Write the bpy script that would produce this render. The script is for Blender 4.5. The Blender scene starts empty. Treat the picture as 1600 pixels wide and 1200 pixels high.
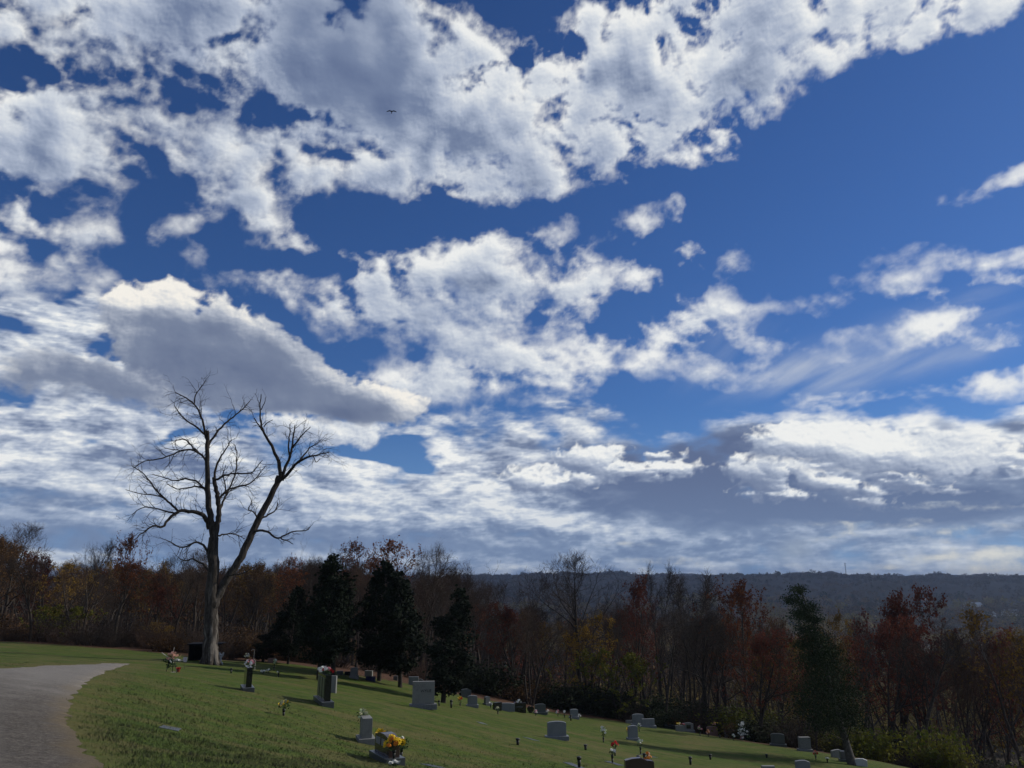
import bpy, bmesh, math, random
import numpy as np
from mathutils import Vector, Matrix
from mathutils.bvhtree import BVHTree
R = math.radians
SC = bpy.context.scene
COL = SC.collection

# ------------------------------------------------------------------ camera
# photo pixels are only used as a surveying aid: ray(px,py) gives the direction in which the photographer saw a thing
PITCH, FPX = R(14.0), 1200.0
cam_d = bpy.data.cameras.new('camera'); cam = bpy.data.objects.new('camera', cam_d); COL.objects.link(cam)
cam.location = (0, 0, 0); cam.rotation_euler = (R(90) + PITCH, 0, 0)
cam_d.sensor_width = 36; cam_d.lens = 36 * FPX / 1600.0
cam_d.clip_start = 0.1; cam_d.clip_end = 20000
SC.camera = cam
def ray(px, py):
    a, b = (px - 800) / FPX, (600 - py) / FPX
    return (a, math.cos(PITCH) - b * math.sin(PITCH), math.sin(PITCH) + b * math.cos(PITCH))
def at(px, py, d):
    """point seen at photo pixel px,py whose ground distance ahead is d"""
    x, y, z = ray(px, py)
    return Vector((x / y * d, d, z / y * d))
SUN_AZ, SUN_EL = R(68), R(31)      # azimuth clockwise from +Y (ahead), elevation
# ------------------------------------------------------------------ node helper
class NT:
    def __init__(s, tree): s.t = tree; s.n = tree.nodes; s.l = tree.links
    def node(s, ty, **kw):
        n = s.n.new(ty)
        for k, v in kw.items(): setattr(n, k, v)
        return n
    def inp(s, sock, v):
        if v is None: return
        if isinstance(v, bpy.types.NodeSocket): s.l.new(v, sock)
        else: sock.default_value = v
    def m(s, op, a, b=None, c=None, clamp=False):
        n = s.node('ShaderNodeMath', operation=op, use_clamp=clamp)
        for i, v in enumerate((a, b, c)): s.inp(n.inputs[i], v)
        return n.outputs[0]
    def v(s, op, a, b=None, scale=None):
        n = s.node('ShaderNodeVectorMath', operation=op)
        s.inp(n.inputs[0], a); s.inp(n.inputs[1], b)
        if scale is not None: s.inp(n.inputs['Scale'], scale)
        return n.outputs['Value'] if op in ('LENGTH', 'DOT_PRODUCT', 'DISTANCE') else n.outputs[0]
    def noise(s, vec, scale, detail=6, rough=.55, lac=2.0, dist=0.0, col=False, dim='3D'):
        n = s.node('ShaderNodeTexNoise', noise_dimensions=dim)
        s.inp(n.inputs['Vector'], vec); s.inp(n.inputs['Scale'], scale); s.inp(n.inputs['Detail'], detail)
        s.inp(n.inputs['Roughness'], rough); s.inp(n.inputs['Lacunarity'], lac); s.inp(n.inputs['Distortion'], dist)
        return n.outputs['Color'] if col else n.outputs[0]
    def mr(s, x, a, b, c=0., d=1., smooth=True):
        n = s.node('ShaderNodeMapRange', interpolation_type='SMOOTHSTEP' if smooth else 'LINEAR')
        for i, v in enumerate((x, a, b, c, d)): s.inp(n.inputs[i], v)
        return n.outputs[0]
    def mixc(s, f, a, b, blend='MIX'):
        n = s.node('ShaderNodeMix', data_type='RGBA', blend_type=blend)
        s.inp(n.inputs[0], f); s.inp(n.inputs[6], a); s.inp(n.inputs[7], b)
        return n.outputs[2]
    def xyz(s, x, y, z=0.):
        n = s.node('ShaderNodeCombineXYZ')
        for i, v in enumerate((x, y, z)): s.inp(n.inputs[i], v)
        return n.outputs[0]
    def ramp(s, f, stops):
        n = s.node('ShaderNodeValToRGB'); e = n.color_ramp.elements
        while len(e) < len(stops): e.new(.5)
        for q, (p, c) in zip(e, stops): q.position = p; q.color = (*c, 1)
        s.inp(n.inputs[0], f); return n.outputs[0]


# ------------------------------------------------------------------ array noise
_rs = np.random.RandomState(11)
_perm = np.concatenate([_rs.permutation(256)] * 2)
_ga = _rs.rand(256) * 2 * np.pi; _gx, _gy = np.cos(_ga), np.sin(_ga)
def perlin(x, y):
    xi = np.floor(x).astype(int); yi = np.floor(y).astype(int); xf = x - xi; yf = y - yi
    xi &= 255; yi &= 255
    u = xf * xf * xf * (xf * (xf * 6 - 15) + 10); v = yf * yf * yf * (yf * (yf * 6 - 15) + 10)
    def gd(ix, iy, dx, dy):
        h = _perm[_perm[ix & 255] + (iy & 255)]
        return _gx[h] * dx + _gy[h] * dy
    a = gd(xi, yi, xf, yf); b = gd(xi + 1, yi, xf - 1, yf); c = gd(xi, yi + 1, xf, yf - 1); d = gd(xi + 1, yi + 1, xf - 1, yf - 1)
    return (a + u * (b - a)) + v * ((c + u * (d - c)) - (a + u * (b - a)))
def fbm(x, y, o=5, r=.5, lac=2.03):
    t = 0; a = 1
    for i in range(o): t = t + a * perlin(x + 17.3 * i, y - 9.1 * i); x = x * lac; y = y * lac; a *= r
    return t

# ------------------------------------------------------------------ sky
def skyuv(px, py):
    x, y, z = ray(px, py); r = math.sqrt(x*x + y*y + z*z)
    return math.atan2(x, y), math.asin(z / r)
SKY_STRENGTH = 0.1
SKY_TINT = (.26, .43, .72)
K = 1.0 / SKY_STRENGTH       # cloud radiances below are as the camera meters them
def blue_sky(g, vec=None):
    sky = g.node('ShaderNodeTexSky', sky_type='NISHITA'); sky.sun_disc = False
    sky.sun_elevation = SUN_EL; sky.sun_rotation = SUN_AZ; sky.altitude = 300; sky.air_density = 1.0; sky.dust_density = .3; sky.ozone_density = 2.5
    if vec is not None: g.inp(sky.inputs[0], vec)
    return g.mixc(1., sky.outputs[0], (*SKY_TINT, 1), 'MULTIPLY')
def cloudcol(g, shade):         # 0 dark belly .. 1 sunlit
    r = g.ramp(shade, [(0., (.108, .150, .272)), (.3, (.182, .235, .362)), (.6, (.41, .47, .59)), (.85, (.68, .72, .77)), (1., (.86, .87, .86))])
    return g.mixc(1., r, (K, K, K, 1), 'MULTIPLY')
def common(g, d):
    sp = g.node('ShaderNodeSeparateXYZ'); g.inp(sp.inputs[0], d); X, Y, Z = sp.outputs
    U = g.m('ARCTAN2', X, Y); V = g.m('ARCSINE', Z)
    P = g.v('SCALE', g.xyz(X, Y, 0.), scale=g.m('DIVIDE', 1., g.m('ADD', g.m('MAXIMUM', Z, 0.), .24)))
    size = g.mr(V, 0., .55, .22, 1., smooth=False)
    f1 = g.noise(P, 4.2, 12, .56, dist=.3); f2 = g.noise(g.v('ADD', P, (.028, -.04, 0.)), 4.2, 7, .56, dist=.3)
    return X, Y, Z, U, V, P, size, g.m('SUBTRACT', f1, .5), g.m('SUBTRACT', f1, f2)

def build_world():
    w = bpy.data.worlds.new('World'); SC.world = w; w.use_nodes = True
    g = NT(w.node_tree); g.n.clear()
    tc = g.node('ShaderNodeTexCoord'); d = g.v('NORMALIZE', tc.outputs['Generated'])
    X, Y, Z, U, V, P, size, n1, rel = common(g, d)
    col = blue_sky(g)
    out_ = g.mr(g.m('ABSOLUTE', U), .95, 1.1)
    out_ = g.m('MAXIMUM', out_, g.mr(V, .82, .95))
    a = g.m('MULTIPLY', g.mr(g.m('MULTIPLY_ADD', n1, .42, .0), -.022, .045), out_)
    col = g.mixc(a, col, cloudcol(g, g.m('MULTIPLY_ADD', rel, 2.2, .7, clamp=True)))
    col = g.mixc(g.m('MULTIPLY', g.mr(V, .10, .28, 1., 0.), out_), col, cloudcol(g, g.m('MULTIPLY_ADD', rel, 1.5, .4, clamp=True)))
    col = g.mixc(g.mr(Z, -.04, -.002, 1., 0.), col, (.05 * K, .055 * K, .05 * K, 1))
    bg = g.node('ShaderNodeBackground'); g.inp(bg.inputs[0], col); bg.inputs[1].default_value = SKY_STRENGTH
    out = g.node('ShaderNodeOutputWorld'); g.l.new(bg.outputs[0], out.inputs[0])
    w.cycles.sampling_method = 'MANUAL'; w.cycles.sample_map_resolution = 512
build_world()

SKYR = 9000.0
def build_sky():
    NU, NV = 1000, 460
    u = np.linspace(-1.1, 1.1, NU); v = np.linspace(-.04, .95, NV); U, V = np.meshgrid(u, v)
    co = np.stack([np.sin(U) * np.cos(V), np.cos(U) * np.cos(V), np.sin(V)], -1).reshape(-1, 3) * SKYR
    # outlines are bent by noise that shrinks towards the horizon, as real layers do
    size = np.clip(.22 + .78 * V / .55, .22, 1.)
    den = np.maximum(np.sin(V), 0) + .16
    px, py = np.sin(U) * np.cos(V) / den, np.cos(U) * np.cos(V) / den
    w1, w2 = fbm(px * 2.6, py * 2.6, 5, .55), fbm(px * 2.6 + 40, py * 2.6 + 7, 5, .55)
    def warp(k): return U + w1 * size * .10 * k, V + w2 * size * .07 * k
    def mats(b):
        cx, cy, rx, ry = b[:4]; an = R(b[4]) if len(b) > 4 else 0.
        c = skyuv(cx, cy); e = skyuv(cx + rx * math.cos(an), cy - rx * math.sin(an)); q = skyuv(cx + ry * math.sin(an), cy + ry * math.cos(an))
        M2 = np.linalg.inv(np.array([[e[0]-c[0], q[0]-c[0]], [e[1]-c[1], q[1]-c[1]]]))
        return c, M2, min(math.hypot(e[0]-c[0], e[1]-c[1]), math.hypot(q[0]-c[0], q[1]-c[1]))
    def rad(b, UU, VV):
        c, M2, rm = mats(b); a, d = UU - c[0], VV - c[1]
        return np.hypot(M2[0, 0] * a + M2[0, 1] * d, M2[1, 0] * a + M2[1, 1] * d), rm
    def field(blobs, k=.02, wk=.6, base=None):
        UU, VV = warp(wk); out = base
        for b in blobs:
            r, rm = rad(b, UU, VV); s = (1 - r) * rm
            if out is None: out = s; continue
            h = np.maximum(k - np.abs(out - s), 0) / k
            out = np.maximum(out, s) + h * h * h * k / 6
        return out
    def gauss(blobs, wk=.3):
        UU, VV = warp(wk); out = 0
        for b in blobs:
            r, _ = rad(b[:5], UU, VV); t = np.clip(1 - r / 1.3, 0, 1); out = out + b[5] * t * t * (3 - 2 * t)
        return out
    def edge_light(F, wid, lx=.45, ly=.9):
        gv, gu = np.gradient(F, v[1] - v[0], u[1] - u[0]); n = np.hypot(gu, gv) + 1e-6
        return -(gu * lx + gv * ly) / n * np.exp(-np.maximum(F, 0) / wid)
    edge = np.maximum(np.interp(np.abs(U), [.72, .95], [-.4, -.005]), np.interp(V, [.70, .84], [-.4, -.005]))
    cirrus = gauss([(1290, 570, 260, 55, 8, .75), (1480, 520, 240, 60, 22, .6), (1560, 470, 170, 30, 25, .5), (1230, 590, 150, 40, 0, .5), (1180, 540, 140, 60, -30, .35), (1500,540,160,20,22,.7)])
    T = field([(170, 700, 330, 100, 0), (60, 560, 150, 110, 0), (500, 790, 420, 85, 0), (860, 690, 110, 35, 0), (760, 740, 160, 75, 0), (780, 690, 170, 28, 3), (1000, 800, 400, 110, 0), (1350, 740, 420, 115, 2), (1700, 740, 300, 130, 0), (-250, 640, 260, 160), (800, 870, 1400, 60), (100, 800, 400, 50)], .03, .7, np.interp(np.abs(U), [.70, .95], [-.2, .05]) - np.maximum(V - .16, 0))
    G = field([(30, 610, 30, 12, 5), (265, 683, 40, 12, 5), (130, 690, 35, 10), (600, 700, 60, 14, 3), (25, 515, 30, 14), (40, 445, 40, 6, -15), (150, 535, 14, 6), (660, 725, 26, 8), (225, 500, 12, 8),(390,668,30,12)], .01, .7)
    dark = gauss([(1050, 740, 330, 95, -5, .60), (1000, 690, 120, 30, 0, .12), (1250, 790, 450, 70, 0, .42), (1530, 790, 260, 60, 0, .42), (1130, 690, 200, 40, 10, .30), (1480, 655, 60, 36, -20, .55), (1590, 660, 50, 26, 0, .55), (400, 840, 700, 36, 0, .26), (60, 785, 230, 30, 8, .24), (150, 835, 300, 34, 0, .28), (900, 868, 1100, 24, 0, .22), (700, 845, 300, 20, 0, .12)], .6)
    lite = gauss([(60, 700, 110, 40, -15, .26), (170, 780, 110, 26, -18, .22), (900, 820, 150, 22, -8, .36), (700, 740, 160, 60, -10, .24), (1370, 640, 330, 34, 2, .60), (1530, 690, 130, 44, -10, .45), (880, 672, 120, 26, -5, .36), (620, 790, 160, 26, 0, .24), (1350, 870, 60, 14, 10, .0), (1560, 876, 140, 24, 5, .60), (560, 740, 190, 26, 0, .24), (60, 560, 170, 80, 0, .24), (1130,655,160,22,12,.5), (1080,880,130,7,0,.28),(1400,826,120,8,3,.3)], .6)
    FR = field([(1325, 826, 26, 9, -30), (1270, 822, 30, 4), (1295, 840, 30, 4, 5), (1380, 818, 22, 3), (1430, 816, 22, 6), (1490, 830, 34, 5), (1570, 828, 18, 3), (1470, 845, 30, 3, -8), (1480, 793, 60, 3, 0), (1590, 793, 30, 3), (1060, 876, 60, 3), (985, 850, 26, 3), (1240, 884, 30, 2), (1470, 868, 80, 12, 0), (1560, 870, 70, 18, 0), (1560, 890, 110, 12, 0), (1400, 884, 60, 5, 0)], .003, .4)
    SH = gauss([(1240, 858, 42, 24, 12, .45)])
    main = [(300, 30, 260, 80, -8), (470, 60, 170, 90, -20), (590, 110, 130, 150, -70), (0, 20, 70, 30), (60, 55, 80, 30, -20), (80, 215, 150, 85, -5), (110, 150, 80, 40), (350, 225, 135, 75, -25), (300, 170, 60, 35), (390, 325, 85, 35, -30), (480, 265, 90, 40, -10), (45, 345, 42, 24, -10), (155, 355, 48, 26, -5), (262, 357, 38, 8, 8), (430, 380, 28, 12, 10), (60, 430, 105, 38, -5), (140, 425, 50, 18, -8), (310, 405, 16, 13, -30), (640, 220, 120, 85), (560, 250, 60, 45), (740, 190, 140, 85, 10), (640, 60, 60, 60), (740, 60, 60, 40, -20), (820, 250, 100, 42, 0), (830, 285, 50, 18, 5), (930, 220, 100, 40, 10), (980, 110, 110, 100, 10), (880, 130, 70, 60), (960, 30, 50, 50), (1060, 40, 90, 45, 0), (1050, 170, 110, 50, 20), (1150, 110, 160, 70, 28), (1280, 50, 180, 60, 18), (1420, 20, 150, 42, 18), (1560, -14, 110, 30, 15), (1180, 165, 100, 22, 30), (1070, 238, 36, 8, 10), (1250, 0, 300, 45, 5), (770, 395, 110, 34, 12), (820, 372, 70, 14, 12), (640, 448, 200, 22, 4), (760, 440, 170, 50, 0), (890, 450, 90, 30, 12), (980, 440, 38.7, 11.8, 18), (700, 500, 150, 50, -12), (520, 492, 70, 22, -28), (820, 510, 80, 42, -10), (690, 590, 100, 42, -8), (780, 550, 100, 30, 0), (850, 580, 60, 22, 0), (1070, 574, 130, 24, -3), (1150, 585, 50, 22, 0), (960, 570, 100, 18, -3), (1040, 528, 31, 13.3, -25), (1145, 478, 39.6, 22.2, -10), (1115, 515, 51.6, 11.8, -14), (1190, 520, 60.2, 5.9, -25), (960, 540, 51.6, 8.9), (1405, 430, 70.5, 23.7, 10), (1450, 400, 39.6, 17.8, 10), (1560, 408, 34.4, 5.9, 8), (1545, 440, 22.4, 4.4), (1126, 408, 29.2, 7.4, -12), (988, 340, 29.2, 8.1, 20), (1562, 277, 34, 7, 25), (1210, 480, 25.8, 5.9, -8), (1265, 482, 17.2, 2.2, 8), (1555, 598, 52, 18, -5), (1600, 590, 30, 14), (1440, 522, 37.8, 3.7, 14), (1480, 510, 25.8, 3.7, 8), (1330, 522, 17.2, 4.4), (1405, 528, 22.4, 2.2), (1360, 517, 14, 4), (1270, 545, 17.2, 5.9, -20), (842, 622, 24, 5, 8), (1500, 496, 25.8, 2.2, 12), (1320, 110, 12, 7), (740, 650, 20, 8)]
    M = field(main, .016, .4, edge)
    H = field([(812, 22, 40, 26), (878, 125, 22, 26), (1090, 55, 32, 26), (700, 48, 22, 18), (372, 92, 36, 22, 20), (235, 150, 60, 20, -5), (385, 30, 12, 26, 20), (60, 50, 40, 16, -30), (245, 250, 14, 40, 10), (520, 200, 50, 14, -20), (980, 165, 28, 16, 10), (470, 215, 45, 14, -20), (290, 300, 60, 9, -10), (830, 488, 30, 10), (620, 500, 40, 9), (1150, 130, 10, 16), (1020, 20, 10, 26)], .01, .9)
    grey = gauss([(560, 60, 170, 150, -60, .62), (450, 20, 180, 70, 0, .35), (280, 60, 160, 60, -10, .12), (700, 460, 200, 55, 0, .14), (540, 470, 120, 40, 0, .14), (90, 250, 150, 60, 0, .18), (400, 180, 160, 50, 0, .20), (60, 450, 100, 25, 0, .25), (980, 590, 130, 20, 0, .20), (760, 200, 90, 60, 0, .10), (690, 600, 90, 35, 0, .2), (200, 130, 300, 100, 0, .14), (1150, 597, 60, 12, 0, .2)], .6)
    tops = gauss([(200, 462, 60, 36, 0, .85), (275, 465, 60, 36, 0, .80), (350, 485, 60, 26, -20, .40), (420, 515, 80, 18, -25, .20), (600, 605, 90, 30, -20, .50), (650, 630, 50, 26, 0, .3), (500, 575, 60, 18, -30, .2), (560, 670, 60, 22, 0, .45), (470, 655, 80, 16, 0, .35), (220, 530, 60, 30, 0, .12), (520, 640, 120,9,0,-.1)])
    L1 = field([(500, 672, 92, 18, -3), (560, 662, 45, 22)], .012, .4)
    L2 = field([(205, 482, 42, 34), (272, 486, 34, 36), (345, 510, 46, 34), (290, 550, 125, 62, -12), (420, 570, 120, 62, -28), (370, 610, 160, 32, -4), (520, 610, 110, 34, -14), (610, 628, 60, 20, -10), (300, 600, 110, 40, -5)], .012, .4)
    L3 = field([(120, 583, 100, 32, -6), (190, 605, 90, 26, -10), (60, 592, 50, 16)], .012, .4)
    tops = np.minimum(tops, .56) + .0 * tops
    L1t = .34 + tops; L2t = .20 + tops; L3t = .15 + 0 * tops
    heads = .46 + gauss([(1270, 680, 160, 26, -8, .42), (1400, 700, 240, 22, -4, .30), (1500, 730, 90, 16, 0, .2), (1300, 745, 110, 16, -12, .2), (920, 715, 70, 16, 0, .28), (840, 748, 50, 12, 0, .3), (1040, 732, 40, 10, 0, .3)])
    C1 = field([(1180, 740, 43.92, 20.8, -20), (1210, 735, 24.4, 23.4), (1290, 748, 73.2, 15.6, -20), (1370, 745, 73.2, 10.4, -8), (1208, 770, 17.08, 3.9), (1235, 772, 19.52, 2.6)], .008, .4)
    C2 = field([(1235, 692, 53.68, 23.4), (1250, 680, 29.28, 18.2), (1330, 700, 122, 33.8, -6), (1340, 685, 48.8, 15.6), (1460, 708, 134.2, 33.8, -3), (1520, 725, 41.48, 13, 0), (1420, 690, 73.2, 18.2), (1370, 725, 97.6, 15.6), (925, 718, 53.68, 20.8, 6), (905, 712, 31.72, 13), (965, 735, 41.48, 9.1), (830, 748, 34.16, 11.7, 0), (862, 756, 21.96, 6.5), (1036, 733, 31.72, 7.8), (1040, 712, 17.08, 3.9), (915, 752, 19.52, 10.4)], .008, .4)
    C1t = heads - .05 + .3 * edge_light(C1, .010); C2t = heads + .35 * edge_light(C2, .010)
    # billowing detail, and light worked out by marching through the cloud towards the sun
    def billow(x, y, o=6, r=.55):
        t = 0; a = 1
        for i in range(o): t = t + a * (.55 - 2.2 * np.abs(perlin(x + 31.7 * i, y - 11.3 * i))); x = x * 2.07; y = y * 2.07; a *= r
        return t
    def shift(F, du, dv):
        iu, iv = du / (u[1] - u[0]), dv / (v[1] - v[0]); a, b = int(round(iu)), int(round(iv))
        return np.roll(np.roll(F, -a, 1), -b, 0)
    def lightmarch(h, reach, n=9, L=(.62, .78)):
        S = 0; a0 = math.atan2(L[1], L[0])
        for k_, w_ in ((-.62, .2), (-.3, .22), (0., .2), (.32, .2), (.66, .18)):
            c_, s_ = math.cos(a0 + k_) * math.hypot(*L), math.sin(a0 + k_) * math.hypot(*L)
            for i in range(1, n + 1): S = S + w_ * shift(h, c_ * reach * (i - .35 * (k_ > 0)) / n, s_ * reach * (i + .3 * k_) / n)
        return S / n
    qu, qv = U + .012 * fbm(U * 9 + 4, V * 11, 4), V + .012 * fbm(U * 9 - 7, V * 11 + 2, 4)
    nzf = fbm(qu * 15, qv * 19, 8, .555); nzb = billow(qu * 17 + 3, qv * 24 + 1, 7, .56)
    hol = np.maximum(H + .004, 0)
    Mb = np.minimum(M, .05); Mb = sum(shift(Mb, .05 * math.cos(t) * r_, .04 * math.sin(t) * r_) for t in np.linspace(0, 5.5, 8) for r_ in (.5, 1.)) / 16
    amp_ = np.interp(Mb, [-.025, .012], [.42, 1.])
    M = np.where(M < 0, M * 1.7, M); M = np.minimum(M, .075) + amp_ * (size * (.052 * nzf + .020 * nzb) + .008 * nzf) - 2.0 * hol - .006 * amp_ + .003
    hM = np.clip(M + .004, 0, .07) * (1 + .9 * np.clip(nzb, -1, 1.2))
    Sm = lightmarch(hM, .055) ; Sm2 = lightmarch(hM, .018, 5)
    Mt = np.clip(1.12 - grey * 1.0 - (Sm * 5.6 + Sm2 * 5.0) * np.clip(1 - grey, .3, 1) * .8 , .05, 1.05)
    def cum(F, tone, amp, k, reach=.030, f=26.):
        b = billow(qu * f + 5, qv * f * 1.25 + 9, 6, .52); F = F + amp * b; h = np.clip(F, 0, .05) * (1 + .8 * np.clip(b, -1, 1.2))
        S = lightmarch(h, reach) + .8 * lightmarch(h, reach * .35, 5)
        return F, np.clip(tone + .42 * np.exp(-k * S * 14) - .10 + .10 * b * np.clip(tone * 2, .45, 1) + .16 * fbm(qu * 13 + 2, qv * 17, 5, .55), .03, 1.02)
    L1, L1t = cum(L1, L1t - .05, .006, 1.2); L2, L2t = cum(L2, L2t - .04, .0075, 1.6, .03); L3, L3t = cum(L3, L3t, .006, 1.6)
    C1, C1t = cum(C1, C1t - .08, .010, 1., .02, 36.); C2, C2t = cum(C2, C2t - .08, .009, 1., .02, 36.)
    # the far band: rows of flat cloud, bright above and grey below
    sb = fbm(qu * 12 + 2, qv * 29 + 5, 7, .55); sb2 = billow(qu * 19 + 8, qv * 40 + 3, 6, .55)
    T = T + .030 * sb + size * .03 * nzf
    hT = np.clip(.5 + .8 * sb + .22 * sb2, 0, 2); Bt = (hT - shift(hT, .008, .014)) * .30 + (hT - shift(hT, .002, .005)) * .22
    band = .20 * sb + .10 * np.clip(sb2, -1, 1) + Bt + .07
    T = T - 5. * np.maximum(G + .008, 0)
    me = bpy.data.meshes.new('sky')
    idx = np.arange(NU * NV).reshape(NV, NU)
    f = np.stack([idx[:-1, :-1], idx[1:, :-1], idx[1:, 1:], idx[:-1, 1:]], -1).reshape(-1, 4)     # faces look inwards
    f = f.astype(np.int32); co = co.astype(np.float32)
    me.vertices.add(len(co)); me.vertices.foreach_set('co', co.ravel()); me.loops.add(f.size); me.loops.foreach_set('vertex_index', f.ravel()); me.polygons.add(len(f))
    me.polygons.foreach_set('loop_start', np.arange(0, f.size, 4, dtype=np.int32)); me.polygons.foreach_set('loop_total', np.full(len(f), 4, np.int32)); me.update(calc_edges=True)
    for nm, (a, b, c) in dict(layout_a=(M, grey, cirrus), layout_b=(T, dark, lite), layout_g=(Mt, band, nzb), layout_c=(L1, L1t, L2), layout_d=(L2t, L3, L3t), layout_e=(C1, C1t, C2), layout_f=(C2t, FR, SH)).items():
        at_ = me.attributes.new(nm, 'FLOAT_VECTOR', 'POINT'); at_.data.foreach_set('vector', np.stack([a, b, c], -1).reshape(-1).astype(np.float32))
    me.polygons.foreach_set('use_smooth', np.ones(len(f), bool))
    o = bpy.data.objects.new('sky', me); COL.objects.link(o); o['kind'] = 'structure'; o['label'] = 'deep blue autumn sky with broken white and grey clouds'
    mt = bpy.data.materials.new('cloudy_sky'); mt.use_nodes = True; me.materials.append(mt); mt.cycles.emission_sampling = 'NONE'
    g = NT(mt.node_tree); g.n.clear()
    def attr(nm):
        n = g.node('ShaderNodeAttribute', attribute_name=nm); s = g.node('ShaderNodeSeparateXYZ'); g.inp(s.inputs[0], n.outputs['Vector']); return s.outputs
    tc = g.node('ShaderNodeTexCoord'); d = g.v('NORMALIZE', tc.outputs['Object'])
    X, Y, Z, U, V, P, size, n1, rel = common(g, d)
    UV0 = g.xyz(U, V, 0.)
    aM, aG, aCi = attr('layout_a'); aT, aD, aL = attr('layout_b'); l1, l1t, l2 = attr('layout_c'); l2t, l3, l3t = attr('layout_d'); c1, c1t, c2 = attr('layout_e'); c2t, fr, shf = attr('layout_f')
    aMt, aBand, aB = attr('layout_g')
    bv = g.v('MULTIPLY', UV0, (1., 1.3, 1.))
    bn = g.noise(bv, 60., 6, .60, dist=.2); bn2 = g.noise(g.v('ADD', bv, (.0022, .0034, 0.)), 60., 5, .60, dist=.2)
    b1 = g.m('SUBTRACT', bn, .5); brel = g.m('SUBTRACT', bn, bn2)
    over = lambda base, c, a: g.mixc(a, base, c)
    col = blue_sky(g, d)
    col = g.mixc(g.mr(V, .0, .22, .75, 0.), col, (.155 * K, .29 * K, .56 * K, 1))
    # thin cirrus fanning out on the right
    c = skyuv(880, 760)
    dv = g.v('SUBTRACT', UV0, (c[0], c[1], 0.)); s2 = g.node('ShaderNodeSeparateXYZ'); g.inp(s2.inputs[0], dv)
    ang = g.m('ARCTAN2', s2.outputs[1], s2.outputs[0]); rad_ = g.v('LENGTH', dv)
    cn = g.noise(g.xyz(g.m('MULTIPLY', ang, 3.6), g.m('MULTIPLY', rad_, 1.7), 3.), 2.6, 8, .52, dist=.5)
    ca = g.m('MULTIPLY', g.mr(cn, .30, .78, 0., .72), aCi, clamp=True)
    col = over(col, cloudcol(g, .68), g.m('MULTIPLY', ca, .85))
    # stratocumulus band
    sv = g.v('MULTIPLY', UV0, (1., 3.6, 1.))
    st = g.noise(sv, 40., 6, .60, dist=.2); st2 = g.noise(g.v('ADD', sv, (.003, .008, 0.)), 40., 5, .60, dist=.2)
    stn = g.m('SUBTRACT', st, .5); srel = g.m('SUBTRACT', st, st2)
    D = g.m('ADD', aT, g.m('MULTIPLY', stn, .012))
    a0 = g.mr(D, -.012, .026)
    shade = g.m('ADD', g.m('SUBTRACT', g.m('ADD', .43, aL), g.m('MULTIPLY', aD, .8)), g.m('MULTIPLY', aBand, g.mr(aD, .1, .7, 1.25, .22)))
    shade = g.m('ADD', shade, g.m('MULTIPLY', srel, g.mr(aD, 0., .5, .7, .15)), clamp=True)
    shade = g.m('ADD', shade, g.mr(D, .0, .03, .14, 0.), clamp=True)
    c0 = cloudcol(g, shade)
    c0 = g.mixc(g.mr(V, 0.0, .16, .42, 0.), c0, (.20 * K, .31 * K, .50 * K, 1))
    col = over(col, c0, a0)
    frD = g.m('ADD', fr, g.m('MULTIPLY', b1, .018))
    col = over(col, g.mixc(g.mr(frD, 0., .012), (.40 * K, .45 * K, .52 * K, 1), (.80 * K, .77 * K, .67 * K, 1)), g.m('MULTIPLY', g.mr(frD, -.003, .006), .75))
    col = over(col, (.36 * K, .42 * K, .50 * K, 1), shf)
    # fair-weather clouds
    Dm = g.m('ADD', aM, g.m('MULTIPLY', b1, g.m('MULTIPLY_ADD', size, .018, .008)))
    soft = g.mr(g.noise(P, 2.2, 3, .5), .40, .62, .022, .062)
    am = g.m('POWER', g.mr(Dm, -.011, g.m('MULTIPLY', soft, .9)), .85)
    sm = g.m('ADD', aMt, g.m('MULTIPLY', brel, g.mr(aG, .1, .6, .38, .08)))
    sm = g.m('ADD', sm, g.m('MULTIPLY', rel, .9), clamp=True)
    col = over(col, cloudcol(g, sm), g.m('MULTIPLY', am, .97))
    # cumulus
    def cumulus(col, F, tone, amp, bamp=.032, soft=.0055, grey_=False):
        Dc = g.m('ADD', F, g.m('MULTIPLY', b1, .010))
        sh = g.m('ADD', tone, g.m('MULTIPLY', brel, g.mr(tone, .15, .6, .10, .6)), clamp=True)
        return over(col, g.mixc(1., cloudcol(g, sh), (1.05, 1.0, .94, 1), 'MULTIPLY') if grey_ else cloudcol(g, sh), g.mr(Dc, -soft * .6, soft))
    col = cumulus(col, l1, l1t, .02); col = cumulus(col, l2, l2t, .02, grey_=True); col = cumulus(col, l3, l3t, .02, soft=.010, grey_=True)
    col = cumulus(col, c1, c1t, .05); col = cumulus(col, c2, c2t, .03)
    col = g.mixc(g.mr(Z, -.04, -.002, 1., 0.), col, (.05 * K, .055 * K, .05 * K, 1))
    em = g.node('ShaderNodeEmission'); g.inp(em.inputs[0], col); em.inputs[1].default_value = SKY_STRENGTH
    out = g.node('ShaderNodeOutputMaterial'); g.l.new(em.outputs[0], out.inputs[0])
build_sky()

sun_d = bpy.data.lights.new('sun', 'SUN'); sun_d.energy = 3.5; sun_d.angle = R(.55); sun_d.color = (1., .94, .84)
sun = bpy.data.objects.new('sun', sun_d); COL.objects.link(sun)
_s = Vector((math.sin(SUN_AZ) * math.cos(SUN_EL), math.cos(SUN_AZ) * math.cos(SUN_EL), math.sin(SUN_EL)))
sun.rotation_euler = _s.to_track_quat('Z', 'Y').to_euler(); sun.location = _s * 50
vs = SC.view_settings; vs.view_transform = 'Standard'; vs.look = 'None'; vs.exposure = 0; vs.gamma = 1

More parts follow.
